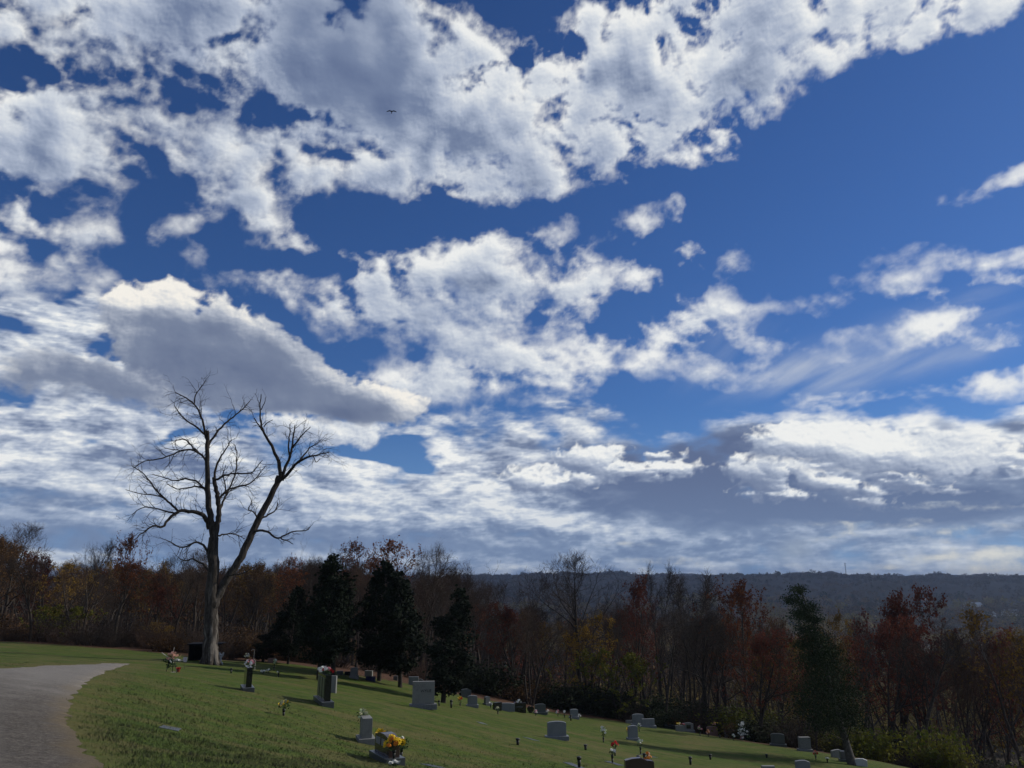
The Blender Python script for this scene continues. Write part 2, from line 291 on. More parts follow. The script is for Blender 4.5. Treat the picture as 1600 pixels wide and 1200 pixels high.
# ------------------------------------------------------------------ materials
def mat(name, build, rough=.9, spec=.2):
    m = bpy.data.materials.new(name); m.use_nodes = True
    g = NT(m.node_tree); g.n.clear()
    b = g.node('ShaderNodeBsdfPrincipled'); o = g.node('ShaderNodeOutputMaterial'); g.l.new(b.outputs[0], o.inputs[0])
    b.inputs['Roughness'].default_value = rough; b.inputs['Specular IOR Level'].default_value = spec
    build(g, b); return m
def setc(g, b, c): g.inp(b.inputs['Base Color'], c if isinstance(c, bpy.types.NodeSocket) else (*c, 1))
def bump(g, b, h, strength=.5, dist=.02):
    n = g.node('ShaderNodeBump'); n.inputs['Strength'].default_value = strength; n.inputs['Distance'].default_value = dist
    g.inp(n.inputs['Height'], h); g.l.new(n.outputs[0], b.inputs['Normal'])
def rgba(c): return (*c, 1)
def varied(name, c1, c2, scale=3., detail=5, rough=.9, spec=.15, rnd=.35, bmp=0., translucent=0., hue=None):
    """noise between two colours, and a little different on every copy"""
    def f(g, b):
        tc = g.node('ShaderNodeTexCoord'); n = g.noise(tc.outputs['Object'], scale, detail, .6)
        c = g.mixc(g.mr(n, .3, .7), rgba(c1), rgba(c2))
        if rnd:
            oi = g.node('ShaderNodeObjectInfo'); r = oi.outputs['Random']
            k = g.mr(r, 0., 1., 1. - rnd, 1. + rnd, smooth=False); c = g.mixc(1., c, g.xyz(k, k, k), 'MULTIPLY')
            if hue: c = g.mixc(g.mr(g.m('FRACT', g.m('MULTIPLY', r, 7.31)), .4, 1., 0., .8), c, rgba(hue))
        setc(g, b, c)
        if bmp: bump(g, b, g.noise(tc.outputs['Object'], scale * 6, 6, .65), .6, bmp)
    return mat(name, f, rough, spec)

# ------------------------------------------------------------------ terrain
CTRL = [(0,1200,9),(160,1200,9.5),(110,1100,15.5),(0,1060,22),(0,1043,28),(200,1037,31),(0,1013,52),(90,1022,50),(328,1037,50),(268,1050,36),
        (385,1078,34),(510,1105,31),(660,1107,35),(443,1117,27),(570,1158,26),(605,1190,24),(265,1138,18.5),(280,1200,12.5),(400,1200,17),(800,1200,28),(1200,1200,43),(1400,1200,53),
        (870,1153,44),(898,1122,70),(1215,1166,62),(990,1157,48),(1010,1137,62),(800,1115,60),(738,1104,58),(686,1071,64),(590,1063,55),(537,1055,53),(450,1037,60),(690,1098,47),
        (950,1122,74),(1060,1140,70),(1200,1163,64),(1330,1180,58),(1420,1198,55),(330,1060,40),(330,1100,26),(330,1150,19),(600,1120,33),(750,1130,41),(1000,1180,40),(1150,1180,50),(560,1045,66),(760,1086,68)]
_pts = [tuple(at(*c)) for c in CTRL] + [(-75,110,-9.5),(-45,115,-9.8),(-20,110,-11.5),(10,112,-17),(40,108,-24),(70,95,-27),(66,62,-23),(50,36,-16),(22,15,-6),(10,8,-2.9),(0,0,-1.65),(-10,0,-1.6),(-32,8,-1.8),(-42,30,-2.6),(-60,60,-4.2),(0,-25,-1.2),(42,0,-9),(-70,-25,-.5),(70,-25,-12),(-80,80,-6),(100,60,-30),(100,110,-34)]
_P = np.array(_pts)
def _phi(r): return np.where(r > 1e-9, r * r * np.log(np.maximum(r, 1e-9)), 0)
_n = len(_P); _D = np.hypot(_P[:, None, 0] - _P[None, :, 0], _P[:, None, 1] - _P[None, :, 1])
_A = np.zeros((_n + 3, _n + 3)); _A[:_n, :_n] = _phi(_D) + np.eye(_n) * 60.0; _A[:_n, _n] = 1; _A[:_n, _n+1:] = _P[:, :2]; _A[_n, :_n] = 1; _A[_n+1:, :_n] = _P[:, :2].T
_w = np.linalg.solve(_A, np.concatenate([_P[:, 2], [0, 0, 0]]))
def sstep(x, a, b): t = np.clip((x - a) / (b - a), 0, 1); return t * t * (3 - 2 * t)
def height(x, y):
    x = np.asarray(x, float); y = np.asarray(y, float)
    xc, yc = np.clip(x, -90, 105), np.clip(y, -30, 120)
    z = _w[_n] + _w[_n+1] * xc + _w[_n+2] * yc
    for i in range(_n): z = z + _w[i] * _phi(np.hypot(xc - _P[i, 0], yc - _P[i, 1]))
    r = np.hypot(x, y)
    # wooded slope to the valley floor, deeper towards the right
    az = np.arctan2(x, y)
    far = np.interp(r, [90, 140, 220, 330, 520, 900, 2000, 2300, 2700, 3050, 3500, 4200, 8000], [-20, -30, -42, -50, -58, -62, -62, -56, -34, -15, -8, -10, -14])
    far = far + np.where((r > 150) & (r < 2100), 3.0 * fbm(x / 260, y / 260, 3), 0)
    far = far + sstep(r, 2300, 3000) * (20 * fbm(az * 7 + 3, r / 1500, 4) + 7 * np.sin(az * 5 + .6) - 2) 
    far = far + sstep(r, 2800, 3100) * 24 * fbm(az * 27 + 8, r / 700, 3)
    far = far + sstep(r, 2150, 2500) * (1 - sstep(r, 2850, 3100)) * 48 * fbm(az * 15 + 1, r / 900, 3)
    lf = sstep(-az, .02, .35) * sstep(r, 100, 150)           # the hill stays high behind the left-hand wood
    far = far * (1 - .6 * lf * (1 - sstep(r, 500, 1500)))
    t = sstep(np.maximum(np.maximum(np.abs(x) - 82, y - 100), -y - 20), 0, 60)
    z = z * (1 - t) + np.where(y < 0, np.clip(z, -12, 0), far) * t
    near = 1 - sstep(r, 150, 400)
    return z + near * (.05 * fbm(x / 3., y / 3., 3) + .10 * fbm(x / 14., y / 14., 2)) * sstep(r, 6, 14)
ys = np.concatenate([np.arange(-30, 118, .7), 118 * (1.022 ** np.arange(1, 200))]); ys = ys[ys < 7600]
NC = 331; tt = np.linspace(-1, 1, NC)
half = np.interp(ys, [-30, 0, 60, 120, 1000, 8000], [60, 60, 95, 120, 900, 7000])
warpx = np.sign(tt) * np.abs(tt) ** 1.15
GX = warpx[None, :] * half[:, None]; GY = np.repeat(ys[:, None], NC, 1); GZ = height(GX, GY)
def mesh_np(name, co, faces, m=None, smooth=True):
    me = bpy.data.meshes.new(name)
    co = np.asarray(co, np.float32).reshape(-1, 3); faces = np.asarray(faces, np.int32)
    k = faces.shape[1]
    me.vertices.add(len(co)); me.vertices.foreach_set('co', co.ravel())
    me.loops.add(faces.size); me.loops.foreach_set('vertex_index', faces.ravel())
    me.polygons.add(len(faces)); me.polygons.foreach_set('loop_start', np.arange(0, faces.size, k, dtype=np.int32)); me.polygons.foreach_set('loop_total', np.full(len(faces), k, np.int32))
    me.update(calc_edges=True)
    if smooth: me.polygons.foreach_set('use_smooth', np.ones(len(faces), bool))
    if m: me.materials.append(m)
    return me
def attr_np(me, name, v):
    a = me.attributes.new(name, 'FLOAT', 'POINT'); a.data.foreach_set('value', np.asarray(v, np.float32).ravel())
idx = np.arange(GX.size).reshape(GX.shape)
gf = np.stack([idx[:-1, :-1], idx[:-1, 1:], idx[1:, 1:], idx[1:, :-1]], -1).reshape(-1, 4)
gco = np.stack([GX, GY, GZ], -1).reshape(-1, 3)
_sub = (ys[:-1] < 900).repeat(NC - 1)
BV = BVHTree.FromPolygons(gco.tolist(), gf.tolist())
def spot(px, py):
    r = BV.ray_cast(Vector((0, 0, 0)), Vector(ray(px, py)).normalized())
    return r[0]
def gz(x, y):
    r = BV.ray_cast(Vector((x, y, 300)), Vector((0, 0, -1))); return r[0].z if r[0] else float(height(x, y))

def poly_dist(poly, x, y):
    """signed distance, + inside"""
    p = np.array(poly); q = np.roll(p, -1, 0); best = np.full(np.shape(x), 1e9); ins = np.zeros(np.shape(x), bool)
    for (ax, ay), (bx, by) in zip(p, q):
        dx, dy = bx - ax, by - ay; t = np.clip(((x - ax) * dx + (y - ay) * dy) / (dx * dx + dy * dy + 1e-12), 0, 1)
        best = np.minimum(best, np.hypot(x - ax - t * dx, y - ay - t * dy))
        c = ((ay > y) != (by > y)); ins ^= c & (x < (bx - ax) * (y - ay) / (by - ay + 1e-12) + ax)
    return np.where(ins, best, -best)
redge = [spot(*p) for p in [(205,1037),(180,1045),(145,1060),(122,1078),(110,1095),(106,1115),(110,1140),(124,1165),(145,1185),(165,1199)]]
fedge = [spot(*p) for p in [(2,1045),(60,1041),(130,1038.5),(190,1037)]]
ROAD = [(-2.6, -6), (-3.0, 3)] + [(p.x, p.y) for p in reversed(redge)] + [(p.x, p.y) for p in reversed(fedge)] + [(-34, 27), (-40, 22), (-40, 12), (-20, 4), (-9, -6)]
lawn_edge = [spot(*p) for p in [(330,1032),(420,1034),(500,1044),(560,1056),(640,1068),(720,1086),(800,1101),(880,1116),(960,1126),(1060,1141),(1200,1164),(1330,1183),(1420,1199)]]
lawn_edge = [p for p in lawn_edge if p and p.y < 80 and p.x < 30] + [Vector((27.5, 55.5, 0)), Vector((31., 51., 0))]
LAWN = [(-110, -30), (-110, 62), (-60, 66), (-38, 62), (-24, 58)] + [(p.x, p.y) for p in lawn_edge] + [(48, 40), (52, 0), (50, -30)]
print('ROAD', [(round(a, 1), round(b, 1)) for a, b in ROAD]); print('LAWN', [(round(a, 1), round(b, 1)) for a, b in LAWN])
near_mask = (GY < 125)
dr = np.full(GX.shape, -50.); dr[near_mask] = poly_dist(ROAD, GX[near_mask], GY[near_mask])
dl = np.full(GX.shape, -50.); dl[near_mask] = poly_dist(LAWN, GX[near_mask], GY[near_mask])

def grass_c(g, pos, dry):
    n1 = g.noise(pos, .35, 5, .6); n2 = g.noise(pos, 2.2, 5, .65); n3 = g.noise(pos, 14., 4, .7)
    sp = g.node('ShaderNodeSeparateXYZ'); g.inp(sp.inputs[0], pos)
    # mower passes run across the slope
    mv = g.xyz(g.m('MULTIPLY_ADD', sp.outputs[1], .38, g.m('MULTIPLY', sp.outputs[0], .10)), g.m('MULTIPLY', sp.outputs[1], 1.2), 0.)
    mo = g.noise(g.xyz(g.m('MULTIPLY', sp.outputs[0], .13), g.m('ADD', g.m('MULTIPLY', sp.outputs[1], 1.1), g.m('MULTIPLY', sp.outputs[0], .30)), 0.), 1., 4, .6)
    c = g.mixc(g.mr(n2, .35, .68), (.027, .052, .007, 1), (.058, .086, .012, 1))
    c = g.mixc(g.m('MULTIPLY', g.mr(n3, .42, .72), .50), c, (.105, .120, .026, 1))
    dr_ = g.m('ADD', g.mr(n1, .42, .64, 0., .60), g.mr(mo, .42, .66, -.15, .70))
    dr_ = g.m('MULTIPLY', g.m('ADD', dr_, dry, clamp=True), g.mr(n2, .25, .65, .55, 1.))
    c = g.mixc(g.m('MULTIPLY', dr_, .8), c, (.105, .088, .034, 1))
    return c, n3
def mk_ground(g, b):
    tc = g.node('ShaderNodeTexCoord'); pos = tc.outputs['Object']
    at1 = g.node('ShaderNodeAttribute', attribute_name='lawn'); at2 = g.node('ShaderNodeAttribute', attribute_name='dry')
    c, n3 = grass_c(g, pos, at2.outputs['Fac'])
    ln = g.noise(pos, 9., 6, .7); lb = g.noise(pos, .8, 4, .6)
    litter = g.ramp(ln, [(.3, (.018, .012, .009)), (.45, (.060, .032, .020)), (.6, (.105, .055, .034)), (.8, (.16, .10, .065))])
    litter = g.mixc(g.mr(lb, .5, .8, 0., .5), litter, (.03, .03, .012, 1))
    edge = g.m('ADD', at1.outputs['Fac'], g.m('MULTIPLY', g.m('SUBTRACT', g.noise(pos, .9, 5, .6), .5), 3.))
    litter = g.mixc(g.mr(g.v('LENGTH', pos), 84., 112.), litter, g.mixc(g.mr(ln, .4, .65), (.022, .018, .013, 1), (.048, .036, .026, 1)))
    c = g.mixc(g.mr(edge, -.4, .4), litter, c)
    # scattered fallen leaves on the lawn
    v = g.node('ShaderNodeTexVoronoi', feature='F1'); g.inp(v.inputs['Vector'], pos); v.inputs['Scale'].default_value = 2.6
    lf = g.m('MULTIPLY', g.m('LESS_THAN', v.outputs['Distance'], .09), g.m('GREATER_THAN', g.noise(pos, 1.1, 2), .50))
    c = g.mixc(g.m('MULTIPLY', lf, .7), c, (.16, .085, .035, 1))
    setc(g, b, c); bump(g, b, n3, .5, .05)
ground_m = mat('grass_and_leaf_litter', mk_ground, .95, .1)
gme = mesh_np('ground', gco, gf, ground_m)
attr_np(gme, 'lawn', np.clip(dl, -3, 3)); attr_np(gme, 'dry', .75 * np.clip(1 - np.abs(-dr - .35) / .8, 0, 1) * (dr < .6))
gob = bpy.data.objects.new('ground', gme); COL.objects.link(gob); gob['kind'] = 'structure'; gob['label'] = 'mown cemetery slope falling to a wooded valley and far ridge'

def mk_road(g, b):
    tc = g.node('ShaderNodeTexCoord'); pos = tc.outputs['Object']
    n = g.m('ADD', g.m('MULTIPLY', g.noise(pos, 34., 5, .80), .6), g.m('MULTIPLY', g.noise(pos, 9., 5, .75), .4)); n2 = g.noise(pos, .9, 6, .6); n3 = g.noise(pos, 260., 2, .6)
    c = g.ramp(n, [(.38, (.018, .015, .012)), (.5, (.066, .057, .047)), (.62, (.20, .175, .145))])
    c = g.mixc(g.mr(n2, .48, .72, 0., .35), c, (.15, .13, .108, 1))
    v = g.node('ShaderNodeTexVoronoi', feature='F1'); g.inp(v.inputs['Vector'], pos); v.inputs['Scale'].default_value = 38.
    c = g.mixc(g.m('MULTIPLY', g.m('LESS_THAN', v.outputs['Distance'], .20), .6), c, (.20, .185, .165, 1))
    e = g.node('ShaderNodeAttribute', attribute_name='edge')
    c = g.mixc(g.mr(g.m('ADD', e.outputs['Fac'], g.m('MULTIPLY', g.m('SUBTRACT', n2, .5), .9)), 0., .55, .8, 0.), c, (.125, .095, .055, 1))
    # two worn wheel tracks show paler
    tr = g.mr(g.m('ABSOLUTE', g.m('SUBTRACT', g.m('ABSOLUTE', g.m('SUBTRACT', e.outputs['Fac'], 2.2)), .85)), .15, .5, .30, 0.)
    c = g.mixc(g.m('MULTIPLY', tr, .5), c, (.17, .16, .148, 1))
    sp = g.node('ShaderNodeSeparateXYZ'); g.inp(sp.inputs[0], pos)       # washed pale grit where the lane climbs away
    c = g.mixc(g.mr(g.m('ADD', sp.outputs[1], g.m('MULTIPLY', n2, 8.)), 20., 30., 0., .5), c, (.25, .235, .215, 1))
    tu = g.noise(g.xyz(g.m('MULTIPLY', sp.outputs[0], .25), g.m('MULTIPLY', sp.outputs[1], 1.6), 0.), 2., 5, .65)
    c = g.mixc(g.mr(tu, .52, .72, 0., .4), c, (.055, .050, .047, 1))
    setc(g, b, c); bump(g, b, g.m('ADD', n, g.m('MULTIPLY', n3, .4)), .7, .02)
road_m = mat('chip_seal_gravel', mk_road, .92, .2)
rx, ry = np.meshgrid(np.arange(-40.5, 0, .2), np.arange(-6, 47, .2)); rd = poly_dist(ROAD, rx, ry) + .16 * fbm(rx * 1.7, ry * 1.7, 3)
gy_, gx_ = np.gradient(rd, .2, .2); gn = gx_ ** 2 + gy_ ** 2 + 1e-6           # rim vertices slide onto the ragged edge line
inside = rd > 0; cell = inside[:-1, :-1] | inside[1:, :-1] | inside[:-1, 1:] | inside[1:, 1:]
ok = np.zeros(rx.shape, bool)
for a_ in (slice(0, -1), slice(1, None)):
    for b_ in (slice(0, -1), slice(1, None)): ok[a_, b_] |= cell
mv = np.where(ok & ~inside, np.clip(-rd / gn, 0, .35), 0); rx = rx + gx_ * mv; ry = ry + gy_ * mv; rd = np.where(ok & ~inside, 0, rd)
rid = np.full(rx.shape, -1); rid[ok] = np.arange(ok.sum())
rco = [(x, y, gz(x, y) + .006 + .02 * min(1, max(d, 0) / .5)) for x, y, d in zip(rx[ok], ry[ok], rd[ok])]
q = np.stack([rid[:-1, :-1], rid[:-1, 1:], rid[1:, 1:], rid[1:, :-1]], -1)[cell]
rme = mesh_np('road', rco, q, road_m); attr_np(rme, 'edge', rd[ok])
rob = bpy.data.objects.new('road', rme); COL.objects.link(rob); rob['kind'] = 'structure'; rob['label'] = 'grey gravel lane curving away to the left'

# pale gravel path edge at the far corner of the lawn
def grass_field():
    rs = np.random.RandomState(5); co = []; 
    N = 150000
    # density falls with distance
    d = 8 + 27 * rs.rand(N) ** 1.35; d = np.where(rs.rand(N) < sstep(d, 16, 35), 8 + 10 * rs.rand(N), d); az = rs.uniform(-.66, .50, N); x = np.tan(az) * d * 1.02; y = d
    pr = poly_dist(ROAD, x, y) + .3 * fbm(x * 1.7, y * 1.7, 3)
    keep = (pr < .12 - .75 * rs.rand(N) ** .7) & (poly_dist(LAWN, x, y) > 0)
    # only ground that could show
    x, y, d = x[keep], y[keep], d[keep]
    px = x / y * 1.09 * FPX + 800; keep = (px > -60) & (px < 1500); x, y, d = x[keep], y[keep], d[keep]
    # bilinear height from grid
    iy = np.clip(np.searchsorted(ys, y) - 1, 0, len(ys) - 2); ty = (y - ys[iy]) / (ys[iy+1] - ys[iy])
    def rowz(i):
        t = x / half[i]; t = np.sign(t) * np.abs(t) ** (1 / 1.15); f = (t + 1) / 2 * (NC - 1); j = np.clip(np.floor(f).astype(int), 0, NC - 2); k = f - j
        x0, x1 = GX[i, j], GX[i, j+1]; k = (x - x0) / (x1 - x0)
        return GZ[i, j] * (1 - k) + GZ[i, j+1] * k
    z = rowz(iy) * (1 - ty) + rowz(iy + 1) * ty
    n = len(x); h = rs.uniform(.015, .042, n) * (1 + .8 * (fbm(x * .9, y * .9, 3) > .22)); w = rs.uniform(.004, .008, n) * (d / 9.) ; a = rs.rand(n) * 6.28
    lx, ly = rs.normal(0, .035, n), rs.normal(0, .035, n)
    b = np.stack([x, y, z - .01], -1); s = np.stack([np.cos(a) * w, np.sin(a) * w, 0 * a], -1); tip = b + np.stack([lx, ly, h + .01], -1)
    co = np.stack([b - s, b + s, tip], 1).reshape(-1, 3); f = np.arange(n * 3).reshape(-1, 3)
    def mg(g, bb):
        tc = g.node('ShaderNodeTexCoord'); c, _ = grass_c(g, tc.outputs['Object'], 0.); 
        at_ = g.node('ShaderNodeAttribute', attribute_name='tone')
        c = g.mixc(1., c, (1.35, 1.4, 1.35, 1), 'MULTIPLY'); c = g.mixc(g.m('MULTIPLY', at_.outputs['Fac'], .55), c, (.16, .18, .05, 1)); setc(g, bb, c)
        g.inp(bb.inputs['Normal'], g.xyz(0., 0., 1.))
    me = mesh_np('grass', co, f, mat('grass_blades', mg, .7, .2), smooth=False)
    attr_np(me, 'tone', np.repeat(rs.rand(n) ** 2, 3))
    o = bpy.data.objects.new('grass', me); COL.objects.link(o); o['kind'] = 'stuff'; o['label'] = 'short mown grass of the cemetery lawn'
grass_field()

# ------------------------------------------------------------------ scene bookkeeping
def tag(o, label=None, cat=None, group=None, kind=None):
    if label: o['label'] = label
    if cat: o['category'] = cat
    if group: o['group'] = group
    if kind: o['kind'] = kind
    return o
def thing(name, label, cat, loc, rz=0., group=None):
    o = bpy.data.objects.new(name, None); COL.objects.link(o); o.location = loc; o.rotation_euler = (0, 0, rz); o.empty_display_size = .1
    return tag(o, label, cat, group)
def child(name, me, parent, label=None):
    o = bpy.data.objects.new(name, me); COL.objects.link(o); o.parent = parent
    if label: o['label'] = label
    return o
def copy_thing(src, loc, rz, label, group, scale=1.):
    r = src.copy(); COL.objects.link(r); r.location = loc; r.rotation_euler = (0, 0, rz); r.scale = (scale,) * 3 if not isinstance(scale, tuple) else scale
    r['label'] = label
    if group: r['group'] = group
    elif 'group' in r: del r['group']
    for ch in list(src.children):
        c = ch.copy(); COL.objects.link(c); c.parent = r
        for g2 in list(ch.children):
            d = g2.copy(); COL.objects.link(d); d.parent = c
    return r

# ------------------------------------------------------------------ tree building
class Wood:
    """collects tapered tubes and leaf faces"""
    def __init__(s): s.v = []; s.f = []; s.lv = []; s.lf = []
    def tube(s, pts, rad, n):
        pts = [Vector(p) for p in pts]; base = len(s.v); k = len(pts)
        for i, p in enumerate(pts):
            t = (pts[min(i + 1, k - 1)] - pts[max(i - 1, 0)]).normalized()
            a = t.orthogonal().normalized() if i == 0 else (a - t * a.dot(t)).normalized()
            b = t.cross(a)
            for j in range(n):
                an = 2 * math.pi * j / n; s.v.append(p + (a * math.cos(an) + b * math.sin(an)) * rad[i])
        for i in range(k - 1):
            for j in range(n):
                j2 = (j + 1) % n; s.f.append((base + i * n + j, base + i * n + j2, base + (i + 1) * n + j2, base + (i + 1) * n + j))
    def blade(s, p, size, rng, flat=0.):
        a = Vector((rng.gauss(0, 1), rng.gauss(0, 1), rng.gauss(0, 1) * (1 - flat))).normalized(); b = a.orthogonal().normalized(); c = a.cross(b)
        b, c = b * math.cos(1.) + c * math.sin(1.), c * math.cos(1.) - b * math.sin(1.)
        i = len(s.lv); s.lv += [p - a * size * .5, p + b * size * .38, p + a * size * .5, p - b * size * .38]; s.lf.append((i, i + 1, i + 2, i + 3))
    def mesh(s, name, m, leaf_m=None):
        me = bpy.data.meshes.new(name); me.from_pydata([tuple(p) for p in s.v] + [tuple(p) for p in s.lv], [], s.f + [tuple(i + len(s.v) for i in f) for f in s.lf])
        me.materials.append(m)
        if leaf_m: me.materials.append(leaf_m)
        sm = np.zeros(len(me.polygons), bool); sm[:len(s.f)] = True; me.polygons.foreach_set('use_smooth', sm)
        if leaf_m and s.lf: mi = np.zeros(len(me.polygons), np.int32); mi[len(s.f):] = 1; me.polygons.foreach_set('material_index', mi)
        me.update(); return me

def limb_path(rng, p, d, length, nseg, wander, up):
    pts = [p.copy()]; d = d.normalized()
    for i in range(nseg):
        d = (d + Vector((rng.gauss(0, wander), rng.gauss(0, wander), rng.gauss(0, wander) + up))).normalized()
        p = p + d * (length / nseg); pts.append(p.copy())
    return pts
def side_dir(rng, d, ang):
    a = d.orthogonal().normalized(); b = d.cross(a); t = rng.uniform(0, 2 * math.pi)
    return (d * math.cos(ang) + (a * math.cos(t) + b * math.sin(t)) * math.sin(ang)).normalized()

bark_m = varied('grey_brown_bark', (.026, .021, .017), (.064, .053, .044), 4., bmp=.02, rnd=.3)
twig_m = varied('bare_twigs', (.022, .016, .013), (.046, .034, .026), 1.5, rnd=.35, hue=(.062, .034, .022))
def leafm(name, a, b, sc=.6, rnd=.3, hue=None, transl=.25):
    m = varied(name, a, b, sc, rnd=rnd, hue=hue, rough=.75)
    n = m.node_tree.nodes; bs = [x for x in n if x.type == 'BSDF_PRINCIPLED'][0]; o = [x for x in n if x.type == 'OUTPUT_MATERIAL'][0]
    tr = n.new('ShaderNodeBsdfTranslucent'); mx = n.new('ShaderNodeMixShader'); mx.inputs[0].default_value = transl
    l = m.node_tree.links; l.new(bs.inputs['Base Color'].links[0].from_socket, tr.inputs[0]); l.new(bs.outputs[0], mx.inputs[1]); l.new(tr.outputs[0], mx.inputs[2]); l.new(mx.outputs[0], o.inputs[0])
    return m
rust_m = leafm('rust_oak_leaves', (.085, .026, .011), (.165, .056, .018))
maroon_m = leafm('maroon_leaves', (.085, .022, .014), (.15, .042, .020))
gold_m = leafm('golden_leaves', (.11, .068, .012), (.22, .13, .02))
olive_m = leafm('olive_green_leaves', (.050, .070, .010), (.16, .145, .018))
brown_m = leafm('brown_leaves', (.052, .028, .012), (.105, .056, .020))
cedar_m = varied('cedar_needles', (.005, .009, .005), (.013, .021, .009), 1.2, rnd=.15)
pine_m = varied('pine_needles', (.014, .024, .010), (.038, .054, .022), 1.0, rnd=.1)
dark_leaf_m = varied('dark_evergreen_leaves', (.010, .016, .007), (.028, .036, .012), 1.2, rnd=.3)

def broadleaf(seed, H=15., tr=.24, fork=.28, spread=.62, nlimb=8, up=.05, leafn=0., leafsz=.17, trunks=1, twigs=1., lean=0., dens=1):
    """returns trunk Wood and crown Wood; base at origin, z up"""
    rng = random.Random(seed); T, C = Wood(), Wood(); leaders = []
    for k in range(trunks):
        a = rng.uniform(0, 6.28) if trunks > 1 else rng.uniform(0, 6.28)
        d = Vector((math.cos(a) * (.16 if trunks > 1 else .03) + lean, math.sin(a) * (.16 if trunks > 1 else .03), 1))
        st = Vector((math.cos(a), math.sin(a), 0)) * (.28 if trunks > 1 else 0) - Vector((0, 0, .5))
        h0 = H * rng.uniform(.82, 1.) ; pts = limb_path(rng, st, d, h0 * .93, 10, .055, .02)
        r0 = tr * (rng.uniform(.65, 1.) if trunks > 1 else 1.)
        rad = [r0 * (1.35 if i == 0 else 1.) * (1 - i / 10.) ** .75 + .018 for i in range(11)]
        T.tube(pts, rad, 8)
        n = max(3, int(nlimb / (trunks ** .5)))
        for i in range(n):
            f = fork + (1 - fork) * ((i + rng.random() * .8) / n) ** .9; f = min(f, .97); q = f * 10; i0 = int(q); p = pts[i0].lerp(pts[min(i0 + 1, 10)], q - i0)
            L = h0 * (1.05 - f) * rng.uniform(.55, .85) * (spread / .62) + 1.2
            leaders.append((p, side_dir(rng, (pts[min(i0+1, 10)] - pts[i0]).normalized(), rng.uniform(.45, .95) * spread / .62), L, max(.025, r0 * (1 - f) ** .7 * .55)))
        leaders.append((pts[-1], (pts[-1] - pts[-2]).normalized(), 1.6, .02))
    for (p, d, L, r) in leaders:
        lp = limb_path(rng, p, d, L, 7, .11, up + .03); T.tube(lp, [r * (1 - i / 7.5) + .008 for i in range(8)], 5)
        for i in range(1, 8):
            for _ in range(dens):
                bl = L * rng.uniform(.22, .42) * (1.1 - i / 12.) + .5; d2 = side_dir(rng, (lp[i] - lp[i-1]).normalized(), rng.uniform(.5, 1.0))
                bp = limb_path(rng, lp[i], d2, bl, 4, .16, .06); br = max(.010, r * .38 * (1 - i / 9.)); C.tube(bp, [br * (1 - j / 5.) + .005 for j in range(5)], 3)
                for j in range(1, 5):
                    for _ in range(2 if rng.random() < .6 * twigs else 1):
                        tl = rng.uniform(.45, .95); tp = limb_path(rng, bp[j], side_dir(rng, (bp[j] - bp[j-1]).normalized(), rng.uniform(.4, .95)), tl, 3, .2, .09)
                        C.tube(tp, [.0125, .010, .008, .006], 3)
                        for q_ in range(2 if rng.random() < .8 * twigs else 1):
                            k = rng.randint(1, 3); up_ = limb_path(rng, tp[k], side_dir(rng, (tp[k] - tp[k-1]).normalized(), rng.uniform(.4, .8)), rng.uniform(.2, .5), 2, .2, .08)
                            C.tube(up_, [.0085, .007, .0055], 3)
                            if leafn and rng.random() < leafn:
                                for _l in range(rng.randint(2, 4)): C.blade(up_[rng.randint(0, 2)] + Vector((rng.gauss(0, .07), rng.gauss(0, .07), rng.gauss(0, .07))), leafsz * rng.uniform(.7, 1.3), rng)
                        if leafn and rng.random() < leafn:
                            for _l in range(rng.randint(2, 5)): C.blade(tp[rng.randint(1, 3)] + Vector((rng.gauss(0, .09), rng.gauss(0, .09), rng.gauss(0, .09))), leafsz * rng.uniform(.7, 1.3), rng)
    return T, C

PROTO = {}
def proto(key, name, cat, T, C, cm, lm=None, tm=None):
    """the two meshes of a kind; the first placed thing uses them and the later ones copy it"""
    al = np.array([tuple(q) for q in C.v + C.lv]); zt = float(np.percentile(al[:, 2], 99.7)); rt = float(np.percentile(np.hypot(al[:, 0], al[:, 1]), 96))
    PROTO[key] = dict(zt=zt, rt=rt, name=name, cat=cat, meshes=(('trunk', T.mesh(name + '_trunk', tm or bark_m)), ('crown', C.mesh(name + '_crown', cm, lm))), first=None)
def put(key, p, h, label, group=None, rz=0., sq=1., tilt=(0, 0)):
    """h: scale relative to the prototype's height"""
    P = PROTO[key]
    if P['first'] is None:
        o = thing(P['name'], label, P['cat'], p, rz, group)
        for nm, me in P['meshes']: child(nm, me, o)
        P['first'] = o; o.scale = (h * sq, h * sq, h)
    else: o = copy_thing(P['first'], p, rz, label, group, (h * sq, h * sq, h))
    o.rotation_euler = (tilt[0], tilt[1], rz)
    return o
H0 = 15.
B = 'bare_tree'
proto('bareA', B, 'tree', *broadleaf(1, tr=.26, fork=.30, spread=.62, nlimb=12, twigs=1.35, dens=2), twig_m)
proto('bareB', B, 'tree', *broadleaf(2, tr=.22, fork=.38, spread=.50, nlimb=11, up=.07, dens=2), twig_m)
proto('bareC', B, 'tree', *broadleaf(3, tr=.30, fork=.22, spread=.80, nlimb=9, up=.04, trunks=2, dens=2), twig_m)
proto('bareD', B, 'tree', *broadleaf(4, tr=.17, fork=.35, spread=.40, nlimb=8, up=.10, trunks=3, dens=2), twig_m)
proto('slim', B, 'tree', *broadleaf(5, tr=.15, fork=.50, spread=.42, nlimb=8, up=.09), twig_m)
proto('pole', B, 'tree', *broadleaf(15, tr=.12, fork=.62, spread=.36, nlimb=6, up=.10), twig_m)
proto('rust', 'oak_tree', 'tree', *broadleaf(6, tr=.26, fork=.26, spread=.70, nlimb=11, leafn=.85, leafsz=.21), twig_m, rust_m)
